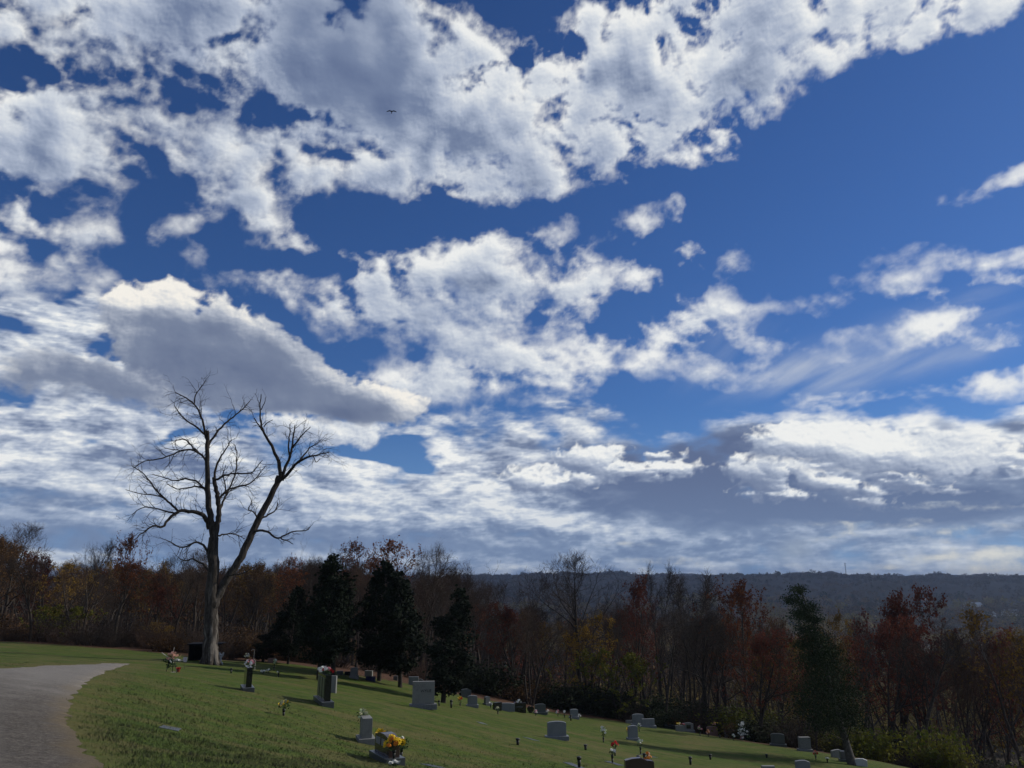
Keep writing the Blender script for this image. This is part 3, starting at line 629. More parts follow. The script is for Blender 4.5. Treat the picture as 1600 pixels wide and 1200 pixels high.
proto('rust2', 'oak_tree', 'tree', *broadleaf(16, tr=.26, fork=.45, spread=.60, nlimb=8, leafn=.55, leafsz=.2), twig_m, rust_m)
proto('maroon', 'oak_tree', 'tree', *broadleaf(7, tr=.24, fork=.22, spread=.66, nlimb=11, leafn=.75, leafsz=.2, trunks=2), twig_m, maroon_m)
proto('gold', 'maple_tree', 'tree', *broadleaf(8, tr=.18, fork=.22, spread=.62, nlimb=9, leafn=.62, leafsz=.2, trunks=2), twig_m, gold_m)
proto('brown', 'oak_tree', 'tree', *broadleaf(9, tr=.24, fork=.25, spread=.66, nlimb=10, leafn=.65, leafsz=.2), twig_m, brown_m)
proto('olive', 'maple_tree', 'tree', *broadleaf(10, tr=.14, fork=.15, spread=.85, nlimb=10, leafn=1., leafsz=.34, trunks=3), twig_m, olive_m)

def cedar(seed, H=8., W=1.7, bare=.16, n=9000, irregular=.25, sz=.22, lean=0.):
    rng = random.Random(seed); T, C = Wood(), Wood()
    axis = limb_path(rng, Vector((0, 0, -.3)), Vector((lean, 0, 1)), H, 10, .03, .0); T.tube(axis, [.17 * (1 - i / 10.6) + .01 for i in range(11)], 7)
    ph = [rng.uniform(0, 6.28) for _ in range(6)]
    def prof(t, a):
        r = W * (min(1, (1 - t) * 1.75 + .02) ** .62) * (.55 + .45 * min(1, (t - bare) / .12))
        return r * (1 + irregular * (math.sin(3 * a + ph[0] + 5 * t) * .5 + math.sin(7 * t * 3 + a * 2 + ph[1]) * .4 + math.sin(23 * t + a + ph[2]) * .3))
    nb = int(120)
    for i in range(nb):
        t = bare + (1 - bare) * rng.random() ** 1.1; a = rng.uniform(0, 6.28); q = t * 10; i0 = min(int(q), 9); p = axis[i0].lerp(axis[i0+1], q - i0)
        r = prof(t, a); e = p + Vector((math.cos(a) * r, math.sin(a) * r, .35 * r)); C.tube([p, p.lerp(e, .5) - Vector((0, 0, .05 * r)), e], [.022, .014, .006], 3)
        m = max(4, int(n / nb * (.4 + r / W)))
        for _ in range(m):
            f = rng.uniform(.25, 1.08) ** .6; c = p.lerp(e, f) + Vector((rng.gauss(0, .16), rng.gauss(0, .16), rng.gauss(0, .17) + .05)) * (.6 + .6 * r / W)
            C.blade(c, sz * rng.uniform(.6, 1.4), rng, .3)
    return T, C
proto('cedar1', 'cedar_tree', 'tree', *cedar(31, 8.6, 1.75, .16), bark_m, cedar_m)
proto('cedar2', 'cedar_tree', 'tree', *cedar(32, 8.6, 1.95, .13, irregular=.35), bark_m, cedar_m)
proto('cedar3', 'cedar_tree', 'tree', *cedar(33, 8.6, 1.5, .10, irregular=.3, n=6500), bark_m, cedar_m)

def shrub(seed, R_=1.5, H=1.8, n=60, leaves=700, sz=.12):
    rng = random.Random(seed); T, C = Wood(), Wood()
    for i in range(n):
        a = rng.uniform(0, 6.28); rr = rng.random() * R_ * .35; p = Vector((math.cos(a) * rr, math.sin(a) * rr, -.15))
        L = H * rng.uniform(.6, 1.15); pts = limb_path(rng, p, Vector((math.cos(a) * .6, math.sin(a) * .6, 1)), L, 5, .22, .02)
        (T if i < 14 else C).tube(pts, [.016, .013, .010, .007, .005, .003], 3)
        for k in range(1, 6):
            for _ in range(2):
                tp = limb_path(rng, pts[k], side_dir(rng, (pts[k] - pts[k-1]).normalized(), rng.uniform(.5, 1.1)), rng.uniform(.25, .7), 2, .25, .02); C.tube(tp, [.006, .005, .003], 3)
                if leaves:
                    for _l in range(max(1, int(leaves / (n * 10)))): C.blade(tp[rng.randint(0, 2)] + Vector((rng.gauss(0, .1), rng.gauss(0, .1), rng.gauss(0, .1))), sz * rng.uniform(.6, 1.4), rng)
    return T, C
proto('thicket', 'bare_shrub', 'shrub', *shrub(41, 1.7, 2.0, 75, 0), twig_m)
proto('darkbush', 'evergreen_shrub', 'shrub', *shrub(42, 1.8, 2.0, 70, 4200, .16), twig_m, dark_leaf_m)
proto('oliveshrub', 'leafy_shrub', 'shrub', *shrub(43, 1.8, 2.2, 60, 3600, .15), twig_m, olive_m)
proto('brownbush', 'leafy_shrub', 'shrub', *shrub(44, 1.6, 1.6, 60, 2000, .12), twig_m, brown_m)

WIDE = {(12, 826): 110, (62, 868): 80, (122, 850): 70, (180, 836): 62, (222, 878): 64, (262, 858): 95, (300, 866): 100, (398, 878): 90, (452, 872): 70, (492, 858): 95, (545, 848): 85, (610, 846): 115, (668, 856): 100, (726, 884): 95, (808, 894): 150,
        (908, 872): 160, (985, 902): 90, (962, 1018): 150, (1035, 890): 90, (1085, 902): 130, (1160, 908): 160, (1215, 965): 100, (1200, 1000): 120, (1290, 960): 85, (1380, 920): 195, (1448, 968): 140, (1500, 975): 110, (1540, 985): 120, (1590, 955): 170, (1425, 985): 75, (100, 948): 100, (262, 975): 70, (850, 960): 100, (745, 945): 90}
def tree_at(key, px, top, d, label, base_y=None, group=None, rz=None, sq=1., tilt=(0, 0)):
    """stands on the terrain at ground distance d in the bearing of photo column px (taken at the crown), as tall as seen"""
    x = at(px, base_y or 1000, d).x; z = gz(x, d); t = at(px, top - (11 if key.startswith('bare') else 4), d).z
    rng = random.Random(int(px * 7 + d)); Q = PROTO[key]; h_ = (t - z) / Q['zt']
    if (px, top) in WIDE: sq = max(.6, min(2.6, WIDE[(px, top)] / 2 / FPX * d * 1.03 / (Q['rt'] * h_)))
    return put(key, (x, d, z - .05), max(.12, h_), label, group, rng.uniform(0, 6.28) if rz is None else rz, sq, tilt)

# ---- trees one can tell apart, from the left
T_ = tree_at
T_('bareA', 12, 826, 92, 'tall bare tree with a broad rounded crown at the left end of the wood', sq=1.1)
T_('maroon', 62, 868, 88, 'purple-brown leafed oak in the wood beyond the lane')
T_('bareB', 122, 850, 84, 'bare upright tree between the purple-brown oak and the tall rust-leaved one')
T_('rust', 180, 836, 86, 'tall rust-leaved oak rising above the wood left of the dead tree', sq=.62)
T_('gold', 222, 878, 82, 'thin golden-leaved tree next to the tall rust-leaved oak')
T_('bareC', 262, 858, 68, 'bare spreading tree just left of the dead tree trunk', sq=.9)
T_('bareA', 300, 866, 74, 'bare tree whose crown fans out behind the dead tree')
T_('brown', 398, 878, 78, 'brown-leaved oak to the right of the dead tree', sq=.9)
T_('rust2', 452, 872, 84, 'russet oak behind the small round-topped cedar')
T_('bareC', 492, 858, 86, 'bare-limbed tree behind the twin cedars, a few leaves left in its top')
T_('rust2', 545, 848, 88, 'oak with thin russet top seen over the tallest cedar')
T_('rust2', 610, 846, 86, 'wide oak with thinning russet leaves behind the dense black cedars', sq=1.3)
T_('bareB', 668, 856, 82, 'bare tree rising between the dense black cedars and the last cedar')
T_('bareA', 726, 884, 80, 'bare leaning tree on the right of the last cedar', tilt=(0, .14))
T_('bareC', 808, 894, 84, 'low-forked bare tree with two heavy curved limbs', sq=1.1)
T_('bareA', 908, 872, 82, 'large bare tree with a round fan of branches breaking the skyline', sq=1.15)
T_('maroon', 985, 902, 88, 'reddish-brown oak behind the yellow-green maple', sq=.8)
T_('olive', 962, 1018, 74, 'low yellow-green maple at the edge of the lawn', sq=1.9)
T_('bareD', 1035, 890, 82, 'slender bare tree with several straight stems', sq=.9)
T_('bareD', 1085, 902, 80, 'clump of upright bare stems left of the rust-red oak', sq=1.1)
T_('rust', 1160, 908, 80, 'rust-red oak with leaves still on, left of the ragged pine', sq=.85)
T_('brown', 1215, 965, 74, 'low brown-gold tree under the rust-red oak', sq=1.0)
T_('gold', 1200, 1000, 72, 'thin yellowish tree in front of the rust-red oak', sq=1.1)
T_('gold', 1290, 960, 80, 'thin yellow-tinged tree on the right of the ragged pine', sq=.8)
T_('maroon', 1380, 920, 78, 'large maroon-leaved oak right of the ragged pine', sq=1.15)
T_('maroon', 1448, 968, 74, 'smaller maroon tree touching the large maroon oak', sq=.9)
T_('bareD', 1500, 975, 70, 'bare many-stemmed tree in front of the white house')
T_('maroon', 1540, 985, 76, 'reddish tree near the far right, behind bare stems', sq=.8)
T_('gold', 1590, 955, 66, 'golden tree with long bare limbs at the right edge', sq=1.2)
T_('slim', 1425, 985, 66, 'thin bare tree with a forked dark trunk, below the maroon oak')
T_('olive', 100, 948, 66, 'yellow-green bushy tree at the left edge of the wood', sq=1.6)
T_('gold', 262, 975, 64, 'small golden sapling in front of the wood, left of the dead tree', sq=1.2)
T_('gold', 850, 960, 88, 'orange-gold tree between the low-forked tree and the large fan-shaped tree', sq=.9)
T_('rust2', 745, 945, 92, 'orange-brown tree seen low behind the leaning bare tree', sq=1.0)

# ---- cedars on the lawn
def cedar_at(key, px, base, top, label, sq=1., rz=0.):
    p = spot(px, base); h = (at(px, top, p.y).z - p.z) / 8.6
    return put(key, p - Vector((0, 0, .05)), h, label, 'cedars standing on the lawn', rz, sq)
cedar_at('cedar2', 450, 1038, 914, 'round-topped black cedar, leftmost of the cedars', .95)
cedar_at('cedar1', 497, 1062, 900, 'black cedar on the left of a touching pair, split grey trunk below', 1.0)
cedar_at('cedar1', 520, 1056, 862, 'tall pointed dark cedar of the touching pair, wide at its foot', 1.05, 2.)
cedar_at('cedar2', 592, 1064, 874, 'tall dense black cedar with a blunt top, left of a fused pair', .98, 1.)
cedar_at('cedar1', 625, 1074, 890, 'dense black cedar behind the WYLIE stone, right of a fused pair', 1.0, 4.)
cedar_at('cedar3', 692, 1098, 914, 'ragged dark cedar with open lower branches, right of the WYLIE stone', 1.15, 3.)
cedar_at('cedar3', 410, 1034, 975, 'low dark evergreen at the foot of the round-topped cedar', 2.0, 3.)

# ---- the ragged leaning pine at the right
def leaning_pine():
    rng = random.Random(77); b = spot(1332, 1195); d = b.y; T, C = Wood(), Wood()
    path = [(1332, 1197), (1322, 1160), (1310, 1120), (1298, 1080), (1290, 1040), (1278, 1000), (1266, 960), (1254, 930), (1248, 912)]
    pts = [at(x, y, d + i * .12) - b for i, (x, y) in enumerate(path)]
    T.tube(pts, [.30, .22, .19, .17, .145, .12, .085, .05, .02], 8)
    pads = [(1247, 922, 9), (1240, 938, 11), (1262, 950, 12), (1250, 962, 12), (1272, 968, 10), (1262, 985, 14), (1276, 1000, 15), (1255, 1008, 10), (1290, 1020, 18), (1270, 1030, 18), (1305, 1045, 20), (1280, 1055, 22), (1300, 1075, 24), (1268, 1080, 18), (1318, 1085, 20), (1290, 1100, 24), (1325, 1110, 18), (1262, 1105, 16), (1305, 1125, 20), (1330, 1130, 14), (1280, 1130, 16)]
    for (x, y, r) in [(a, b, c * (1.3 if b > 1035 else 1.15)) for a, b, c in pads]:
        k = min(range(len(path)), key=lambda i: abs(path[i][1] - (y + 12))); rm = r / FPX * d
        for dy in (-.9, 0, .9):
            c = at(x, y, d + dy * rm * 1.4) - b; C.tube([pts[k], pts[k].lerp(c, .6) + Vector((0, 0, -.1)), c], [.04, .025, .01], 3)
            dens = .30 if y > 1040 else .75
            for _ in range(int(rm * rm * 1300 * dens) + 60):
                v = Vector((rng.gauss(0, .62), rng.gauss(0, .6), rng.gauss(0, .34))) * rm; C.blade(c + v, rng.uniform(.05, .13), rng)
    o = thing('pine_tree', 'ragged thin pine leaning left over the lower gravestones', 'tree', b); child('trunk', T.mesh('pine_trunk', varied('grey_pine_bark', (.045, .040, .035), (.105, .095, .085), 6., bmp=.02, rnd=0)), o); child('crown', C.mesh('pine_crown', bark_m, pine_m), o)
leaning_pine()

# ---- the wood itself: row upon row of trees standing on the slope
def wood():
    rng = random.Random(9); placed = []
    kinds = [('bareA', 3), ('bareB', 5), ('bareC', 3), ('bareD', 4), ('slim', 5), ('brown', 2.4), ('rust2', 1.), ('maroon', 1.2), ('gold', .7)]
    names = [k for k, w in kinds for _ in range(int(w * 10))]
    lab = dict(bareA='bare', bareB='bare', bareC='bare', bareD='bare', slim='bare', pole='bare', brown='brown', rust='rust', rust2='rust', maroon='maroon', gold='gold')
    what = dict(bare='leafless grey-brown tree', brown='oak with dry brown leaves', rust='oak with russet leaves', maroon='tree with dark maroon leaves', gold='tree with sparse golden leaves')
    n = 0; tries = 0
    while n < 275 and tries < 14000:
        tries += 1
        px = rng.uniform(-90, 1700) if n < 225 else rng.uniform(150, 760); d = rng.choice([rng.uniform(64, 100), rng.uniform(85, 135), rng.uniform(120, 190)])
        x = at(px, 1000, d).x
        if float(poly_dist(LAWN, np.array([x]), np.array([d]))[0]) > -2.5: continue
        if x > 20 and d < 62: continue
        md = 2.6 + d * .014
        if any((x - a) ** 2 + (d - b) ** 2 < md * md for a, b in placed): continue
        z = gz(x, d)
        # roof of the wood as the photograph shows it, by bearing
        lim = (-12 if px < 480 else 0) + (16 if 740 < px < 1320 else 0) + np.interp(px, [-90, 0, 60, 120, 160, 230, 280, 390, 440, 480, 560, 640, 700, 760, 800, 860, 960, 1020, 1060, 1130, 1220, 1300, 1350, 1420, 1500, 1560, 1700], [842, 846, 884, 878, 885, 888, 884, 886, 884, 874, 868, 866, 884, 915, 925, 915, 915, 922, 925, 935, 965, 965, 950, 968, 1000, 985, 975])
        top = lim + abs(rng.gauss(0, 16)) + max(0, d - 110) * (.12 if px < 700 else .34)
        key = rng.choice(names + ['brown', 'gold', 'brown'] * 12) if px < 430 else rng.choice(names)
        if 740 < px < 1320 and rng.random() < .25: continue
        if 1340 < px < 1540 and rng.random() < .55: continue
        if px > 700 and key in ('bareA', 'bareC') and rng.random() < .5: key = 'slim'
        h = (at(px, top, d).z - z)
        if h < 5: continue
        if h > 21: h = rng.uniform(17, 21)
        placed.append((x, d)); n += 1
        side = 'beyond the lane left of the dead tree' if px < 325 else 'behind the cedars' if px < 740 else 'downhill beyond the lawn' if px < 1130 else 'on the steep slope past the ragged pine'
        w_ = what[lab[key]]
        put(key, (x, d, z - .1), h / PROTO[key]['zt'], f'{w_} in the wood {side}', f'wood {side}: {w_}s', rng.uniform(0, 6.28), rng.uniform(.8, 1.15) * (15. / max(h, 9)) ** .25)
    # undergrowth along the edge of the wood
    m = 0; tries = 0; pl = []
    while m < 95 and tries < 9000:
        tries += 1
        px = rng.uniform(-60, 1650); d = rng.uniform(50, 92); x = at(px, 1050, d).x; dd = float(poly_dist(LAWN, np.array([x]), np.array([d]))[0])
        if dd > -1.4 or dd < -9 : continue
        if 400 < px < 960 and dd > -4.5 : continue
        if any((x - a) ** 2 + (d - b) ** 2 < 2.2 for a, b in pl): continue
        z = gz(x, d); key = rng.choice(['thicket', 'thicket', 'thicket', 'brownbush'] if px < 700 else ['thicket', 'darkbush', 'darkbush', 'darkbush', 'brownbush'] if px < 1080 else ['thicket', 'thicket', 'darkbush', 'thicket', 'oliveshrub', 'brownbush'])
        w_ = dict(thicket='leafless tangled shrub', darkbush='dark evergreen shrub', brownbush='low brown-leaved shrub', oliveshrub='olive-green shrub')[key]
        where = 'beyond the lane' if px < 325 else 'behind the cedars' if px < 720 else 'along the lower edge of the lawn' if px < 1130 else 'below the lawn at the right'
        pl.append((x, d)); m += 1
        put(key, (x, d, z - .05), rng.uniform(.7, 1.35), f'{w_} {where}', f'{w_}s {where}', rng.uniform(0, 6.28), rng.uniform(.9, 1.4))
wood()

# ---- far woods in the valley and on the ridge: one mass
def far_woods():
    rs = np.random.RandomState(3); cs = []; 
    # crowns: positions spread so that they are about equally dense to the eye
    N = 13000; d = 200 * (3500 / 200.) ** (rs.rand(N) ** .66); az = rs.uniform(-.62, .66, N)

    x, y = d * np.sin(az), d * np.cos(az); z = height(x, y)
    town = (fbm(x / 170. + 5, y / 170., 3) > .33) & (d < 2100) & (d > 260); keep = ~town | (rs.rand(len(d)) < .25)
    # the crest gets an extra row
    az2 = rs.uniform(-.62, .66, 3000); d2 = rs.uniform(3000, 3480, 3000); x = np.concatenate([x[keep], d2 * np.sin(az2)]); y = np.concatenate([y[keep], d2 * np.cos(az2)]); z = np.concatenate([z[keep], height(d2 * np.sin(az2), d2 * np.cos(az2))])
    d = np.hypot(x, y); n = len(x); H = rs.uniform(8, 15, n) * np.where(rs.rand(n) < .05, 1.5, 1); W = H * rs.uniform(.34, .62, n)
    tone = np.clip(.46 + 1.5 * fbm(x / 260., y / 260., 3) + rs.normal(0, .24, n), 0, 1); ever = rs.rand(n) < .07
    out, tn, sel = [], [], []
    for lo, hi, k, s in ((0, 420, 900, .055), (420, 900, 260, .10), (900, 1800, 90, .18), (1800, 9999, 30, .34)):
        m = (d >= lo) & (d < hi); c = m.sum()
        if not c: continue
        u = rs.normal(0, 1, (c, k, 3)); u /= np.linalg.norm(u, axis=-1, keepdims=True); r = rs.rand(c, k, 1) ** .4
        P = u * r * np.stack([W[m], W[m], H[m] * .46], -1)[:, None]; P[..., 2] += (H[m] * .56)[:, None]
        P += np.stack([x[m], y[m], z[m]], -1)[:, None]
        a = rs.normal(0, 1, (c, k, 3)); a /= np.linalg.norm(a, axis=-1, keepdims=True); b = np.cross(a, rs.normal(0, 1, (c, k, 3))); b /= np.linalg.norm(b, axis=-1, keepdims=True)
        sz = (W[m] * s)[:, None, None] * rs.uniform(.6, 1.4, (c, k, 1))
        tri = np.stack([P + a * sz, P - a * sz * .5 + b * sz * .8, P - a * sz * .5 - b * sz * .8], 2).reshape(-1, 3); out.append(tri)
        t = np.where(ever[m], -1, np.where(d[m] > 2150, tone[m] * .45, np.clip(tone[m] * 1.1 + .08, 0, 1))); tn.append(np.repeat(t, k * 3))
    co = np.concatenate(out); f = np.arange(len(co)).reshape(-1, 3)
    def mg(g, b):
        a = g.node('ShaderNodeAttribute', attribute_name='tone'); t = a.outputs['Fac']; tc = g.node('ShaderNodeTexCoord')
        c = g.ramp(t, [(0., (.026, .021, .017)), (.30, (.070, .050, .036)), (.55, (.115, .075, .048)), (.72, (.16, .105, .05)), (.85, (.13, .050, .022)), (1., (.17, .13, .04))])
        c = g.mixc(g.m('LESS_THAN', t, -.5), c, (.018, .028, .014, 1)); setc(g, b, c)
    me = mesh_np('far_woods', co, f, mat('far_tree_crowns', mg, .95, .05), smooth=False); attr_np(me, 'tone', np.concatenate(tn))
    o = bpy.data.objects.new('far_woods', me); COL.objects.link(o); tag(o, 'grey-brown woods filling the valley and clothing the far ridge', kind='stuff')
far_woods()

# ------------------------------------------------------------------ the big dead tree
def dead_tree():
    rng = random.Random(21); b = spot(328, 1038); d = b.y; T, C = Wood(), Wood()
    S = lambda px: px / FPX * d * .84
    def chain(pts, w0, w1, depth0=0., depth1=0., twigs=1., big=False):
        """pts traced from the photograph; depth leans the limb towards or away"""
        n = len(pts); P = [at(x, y, d + depth0 + (depth1 - depth0) * i / (n - 1)) - b for i, (x, y) in enumerate(pts)]
        Q, Rr = [], []
        for i in range(n - 1):                      # smooth and roughen
            p0, p1, p2, p3 = P[max(i-1, 0)], P[i], P[i+1], P[min(i+2, n-1)]
            k = 4 if big else 3
            for j in range(k):
                t = j / k; q = .5 * ((2 * p1) + (p2 - p0) * t + (2*p0 - 5*p1 + 4*p2 - p3) * t*t + (3*p1 - p0 - 3*p2 + p3) * t**3)
                s = S(w0 + (w1 - w0) * (i + t) / (n - 1)) / 2
                q = q + Vector((rng.gauss(0, 1), rng.gauss(0, 1), rng.gauss(0, 1))) * (s * (.05 if big else .10) + .012); Q.append(q); Rr.append(max(.008, s * rng.uniform(.96, 1.04)))
        Q.append(P[-1]); Rr.append(max(.006, S(w1) / 2))
        T.tube(Q, Rr, 14 if big else 7)
        if twigs:
            for i in range(2, len(Q) - 0):
                for _ in range(rng.choice([0, 1, 1, 2]) if rng.random() < twigs else 0):
                    dd = side_dir(rng, (Q[i] - Q[i-1]).normalized(), rng.uniform(.5, 1.1)); L = rng.uniform(.35, 1.1) * (.6 + .8 * twigs)
                    tp = limb_path(rng, Q[i], dd, L, 4, .28, .03); r = min(.022, Rr[min(i, len(Rr)-1)] * .6); C.tube(tp, [r, r * .8, r * .6, r * .45, r * .3], 4)
                    for k in (1, 2, 3, 4):
                        if rng.random() < .75:
                            t2 = limb_path(rng, tp[k], side_dir(rng, (tp[k] - tp[k-1]).normalized(), rng.uniform(.4, 1.)), L * rng.uniform(.25, .6), 3, .25, .03); C.tube(t2, [r * .55, r * .4, r * .3, r * .2], 3)
                            if rng.random() < .5: C.tube(limb_path(rng, t2[2], side_dir(rng, (t2[2] - t2[1]).normalized(), .6), L * .25, 2, .2, 0), [r * .3, r * .25, r * .18], 3)
    c = chain
    c([(326, 1048), (328, 1030), (329, 1005), (330, 970), (331, 930), (333, 880), (334, 840)], 30, 17, big=True, twigs=0)
    c([(334, 842), (329, 812), (326, 785), (324, 740), (324, 705), (324, 673)], 13, 6, 0, -.4, .35, True)
    c([(325, 700), (330, 688), (342, 672), (356, 658), (368, 648), (382, 636), (390, 627)], 5, 1.5, -.3, 1.5)
    c([(325, 692), (321, 676), (316, 656), (311, 644), (304, 632), (290, 621), (274, 613)], 5, 1.5, -.3, -1.5)
    c([(304, 632), (305, 618), (312, 608), (320, 597)], 2.6, 1.2, -.8, -.8)
    c([(320, 680), (308, 668), (290, 656), (280, 646), (273, 634)], 4, 1.4, -.3, 1.)
    c([(323, 722), (316, 712), (306, 704), (295, 692), (286, 686), (275, 688)], 4.5, 1.3, -.2, 1.6)
    c([(316, 712), (300, 703), (282, 704), (266, 712), (246, 718), (226, 721), (209, 731)], 4, 1.3, 0, -2.6)
    c([(282, 704), (268, 702), (258, 700)], 2., 1., -1, -1.5)
    c([(324, 770), (316, 760), (306, 752), (290, 748), (274, 751), (256, 746), (238, 741)], 4.5, 1.3, 0, 2.4)
    c([(324, 764), (308, 760), (294, 762), (276, 764), (262, 756)], 4, 1.2, 0, -2.)
    c([(328, 826), (322, 812), (314, 803), (294, 799), (280, 799), (264, 812), (254, 824), (240, 821), (224, 832), (210, 843)], 9, 1.4, 0, -3.)
    c([(280, 799), (270, 791), (258, 780), (244, 766), (234, 752), (222, 738), (206, 728)], 4.5, 1.2, -1., -2.5)
    c([(258, 780), (244, 774), (222, 772), (196, 765)], 2.6, 1., -1.5, -3)
    c([(274, 802), (258, 799), (242, 794), (220, 794), (206, 806)], 3.4, 1.1, -1., 0.)
    c([(334, 846), (339, 822), (342, 804), (341, 780), (337, 762), (334, 746)], 11, 6.5, 0, .6, .4, True)
    c([(335, 750), (337, 732), (346, 712), (354, 700), (362, 687)], 5, 1.3, .5, 1.5)
    c([(341, 782), (350, 771), (360, 764), (376, 759), (390, 756), (402, 744), (414, 729)], 5, 1.3, .5, 2.4)
    c([(336, 750), (350, 743), (366, 740), (382, 740), (396, 737), (410, 719)], 4.5, 1.2, .5, -1.8)
    c([(343, 800), (349, 784), (354, 772), (361, 756), (368, 740), (370, 722), (370, 706), (367, 695)], 4.5, 1.2, .4, 2.8)
    c([(341, 838), (350, 835), (360, 834), (372, 836), (383, 842)], 3.5, 1.1, .2, 2.)
    c([(352, 772), (352, 758), (349, 742), (353, 726)], 3, 1., 1., 0.)
    c([(334, 948), (341, 930), (354, 906), (372, 878), (390, 842), (406, 808), (424, 772), (436, 744)], 16, 10, 0, 1.2, .25, True)
    c([(438, 746), (436, 728), (430, 708), (421, 690), (410, 672), (407, 656), (406, 640), (408, 616)], 8, 1.6, 1.2, .2, .5)
    c([(411, 674), (404, 664), (397, 653)], 3.4, 1.6, .6, .2, .5)
    c([(412, 668), (418, 660), (426, 656)], 2.4, 1.2, .6, 1., .5)
    c([(408, 640), (413, 630), (416, 620)], 2., 1., .3, .3, .5)
    c([(430, 760), (442, 742), (449, 724), (455, 706), (458, 686), (461, 664)], 8, 2., 1.2, 1.4)
    c([(457, 700), (466, 688), (474, 678), (485, 667)], 4, 1.4, 1.2, .4)
    c([(452, 712), (451, 692), (453, 680), (453, 667)], 3.6, 1.8, 1.2, 2., .5)
    c([(440, 750), (452, 738), (462, 726), (476, 716), (490, 712), (502, 709), (515, 706)], 7, 1.2, 1.2, .2)
    c([(468, 722), (476, 710), (484, 700), (494, 694), (500, 688)], 3.6, 1.2, 1., 2.4)
    c([(478, 716), (488, 712), (494, 722), (500, 716)], 2.4, 1., .6, -.6)
    c([(398, 830), (410, 829), (422, 833), (432, 841), (442, 838), (456, 831), (478, 829), (484, 824)], 5, 1.3, .6, -.8, .6)
    c([(438, 841), (448, 845), (458, 850)], 2.6, 1.2, .2, 0., .6)
    c([(408, 810), (420, 804), (430, 797), (434, 785)], 4, 1.4, .8, 1.8)
    c([(404, 812), (396, 800), (388, 796), (393, 786)], 3.2, 1.2, .8, -.8)
    c([(328, 868), (318, 852), (304, 848), (286, 856), (272, 850), (258, 843)], 5, 1.2, 0, -2.)
    c([(329, 896), (318, 882), (302, 874), (290, 876), (278, 871)], 5, 1.3, 0, 1.8)
    c([(352, 902), (364, 898), (378, 896), (394, 888), (402, 882)], 3., 1.1, .3, -1.4, .6)
    # root flare
    for a in (-2.7, -1.9, -1.2, -.4, .5, 1.6, 2.6):
        T.tube([Vector((math.cos(a) * .72, math.sin(a) * .72, -.22)), Vector((math.cos(a) * .46, math.sin(a) * .46, .04)), Vector((math.cos(a) * .30, math.sin(a) * .30, .40)), Vector((math.cos(a) * .20, math.sin(a) * .20, 1.0))], [.08, .18, .22, .17], 7)
    def bk(g, b_):
        tc = g.node('ShaderNodeTexCoord'); p = tc.outputs['Object']; st = g.v('MULTIPLY', p, (1., 1., .16))
        n = g.noise(st, 9., 9, .75, dist=.6); n2 = g.noise(p, 1.3, 5, .6); sp = g.node('ShaderNodeSeparateXYZ'); g.inp(sp.inputs[0], p)
        c = g.ramp(n, [(.36, (.012, .010, .008)), (.5, (.045, .038, .032)), (.66, (.110, .097, .085))])
        # barkless pale patches on the lower stem
        pl = g.m('MULTIPLY', g.mr(g.noise(g.v('MULTIPLY', p, (2.2, 2.2, .35)), 1.2, 5, .6), .50, .60), g.mr(sp.outputs[2], 2., 6., 1., 0.))
        c = g.mixc(g.m('MULTIPLY', pl, .55), c, (.27, .245, .215, 1))
        c = g.mixc(g.mr(sp.outputs[2], 5., 11., 0., .55), c, (.030, .024, .020, 1))
        setc(g, b_, c); bump(g, b_, n, 1., .09)
    dm = mat('weathered_dead_bark', bk, .92, .15)
    o = thing('dead_tree', 'huge bare dead tree with a forked trunk standing alone on the lawn', 'tree', b)
    child('trunk', T.mesh('dead_tree_trunk', dm), o); child('crown', C.mesh('dead_tree_twigs', varied('dead_twigs', (.020, .016, .013), (.045, .037, .030), 3., rnd=0)), o, 'fine broken bare twigs')
dead_tree()

# ------------------------------------------------------------------ small-mesh helpers
def bm_box(bm, w, d, h, loc=(0, 0, 0), rz=0., taper=0., bev=0.):
    """box standing on loc"""
    vs_ = []
    for z, k in ((0, 1.), (h, 1. - taper)):
        for sx, sy in ((-1, -1), (1, -1), (1, 1), (-1, 1)):
            x, y = sx * w / 2 * k, sy * d / 2 * k; vs_.append(bm.verts.new((loc[0] + x * math.cos(rz) - y * math.sin(rz), loc[1] + x * math.sin(rz) + y * math.cos(rz), loc[2] + z)))
    fs = [bm.faces.new([vs_[i] for i in f]) for f in ((3, 2, 1, 0), (4, 5, 6, 7), (0, 1, 5, 4), (1, 2, 6, 5), (2, 3, 7, 6), (3, 0, 4, 7))]
    if bev: bmesh.ops.bevel(bm, geom=list({e for f in fs for e in f.edges}), offset=bev, segments=2, profile=.6, affect='EDGES')
def bm_prism(bm, outline, depth, bev=.008):
    """outline in x,z pulled along y, centred"""
    f1 = [bm.verts.new((x, -depth / 2, z)) for x, z in outline]; f2 = [bm.verts.new((x, depth / 2, z)) for x, z in outline]; n = len(outline)
    fs = [bm.faces.new(f1), bm.faces.new(list(reversed(f2)))] + [bm.faces.new((f1[(i + 1) % n], f1[i], f2[i], f2[(i + 1) % n])) for i in range(n)]
    bmesh.ops.recalc_face_normals(bm, faces=bm.faces[:])
    if bev: bmesh.ops.bevel(bm, geom=list({e for f in fs[:2] for e in f.edges}), offset=bev, segments=2, profile=.6, affect='EDGES')
def bm_ball(bm, c, r, sub=1, sq=(1, 1, 1), jit=0., rng=random):
    res = bmesh.ops.create_icosphere(bm, subdivisions=sub, radius=r)
    for v in res['verts']:
        k = 1 + rng.uniform(-jit, jit); v.co = Vector((v.co.x * sq[0] * k + c[0], v.co.y * sq[1] * k + c[1], v.co.z * sq[2] * k + c[2]))
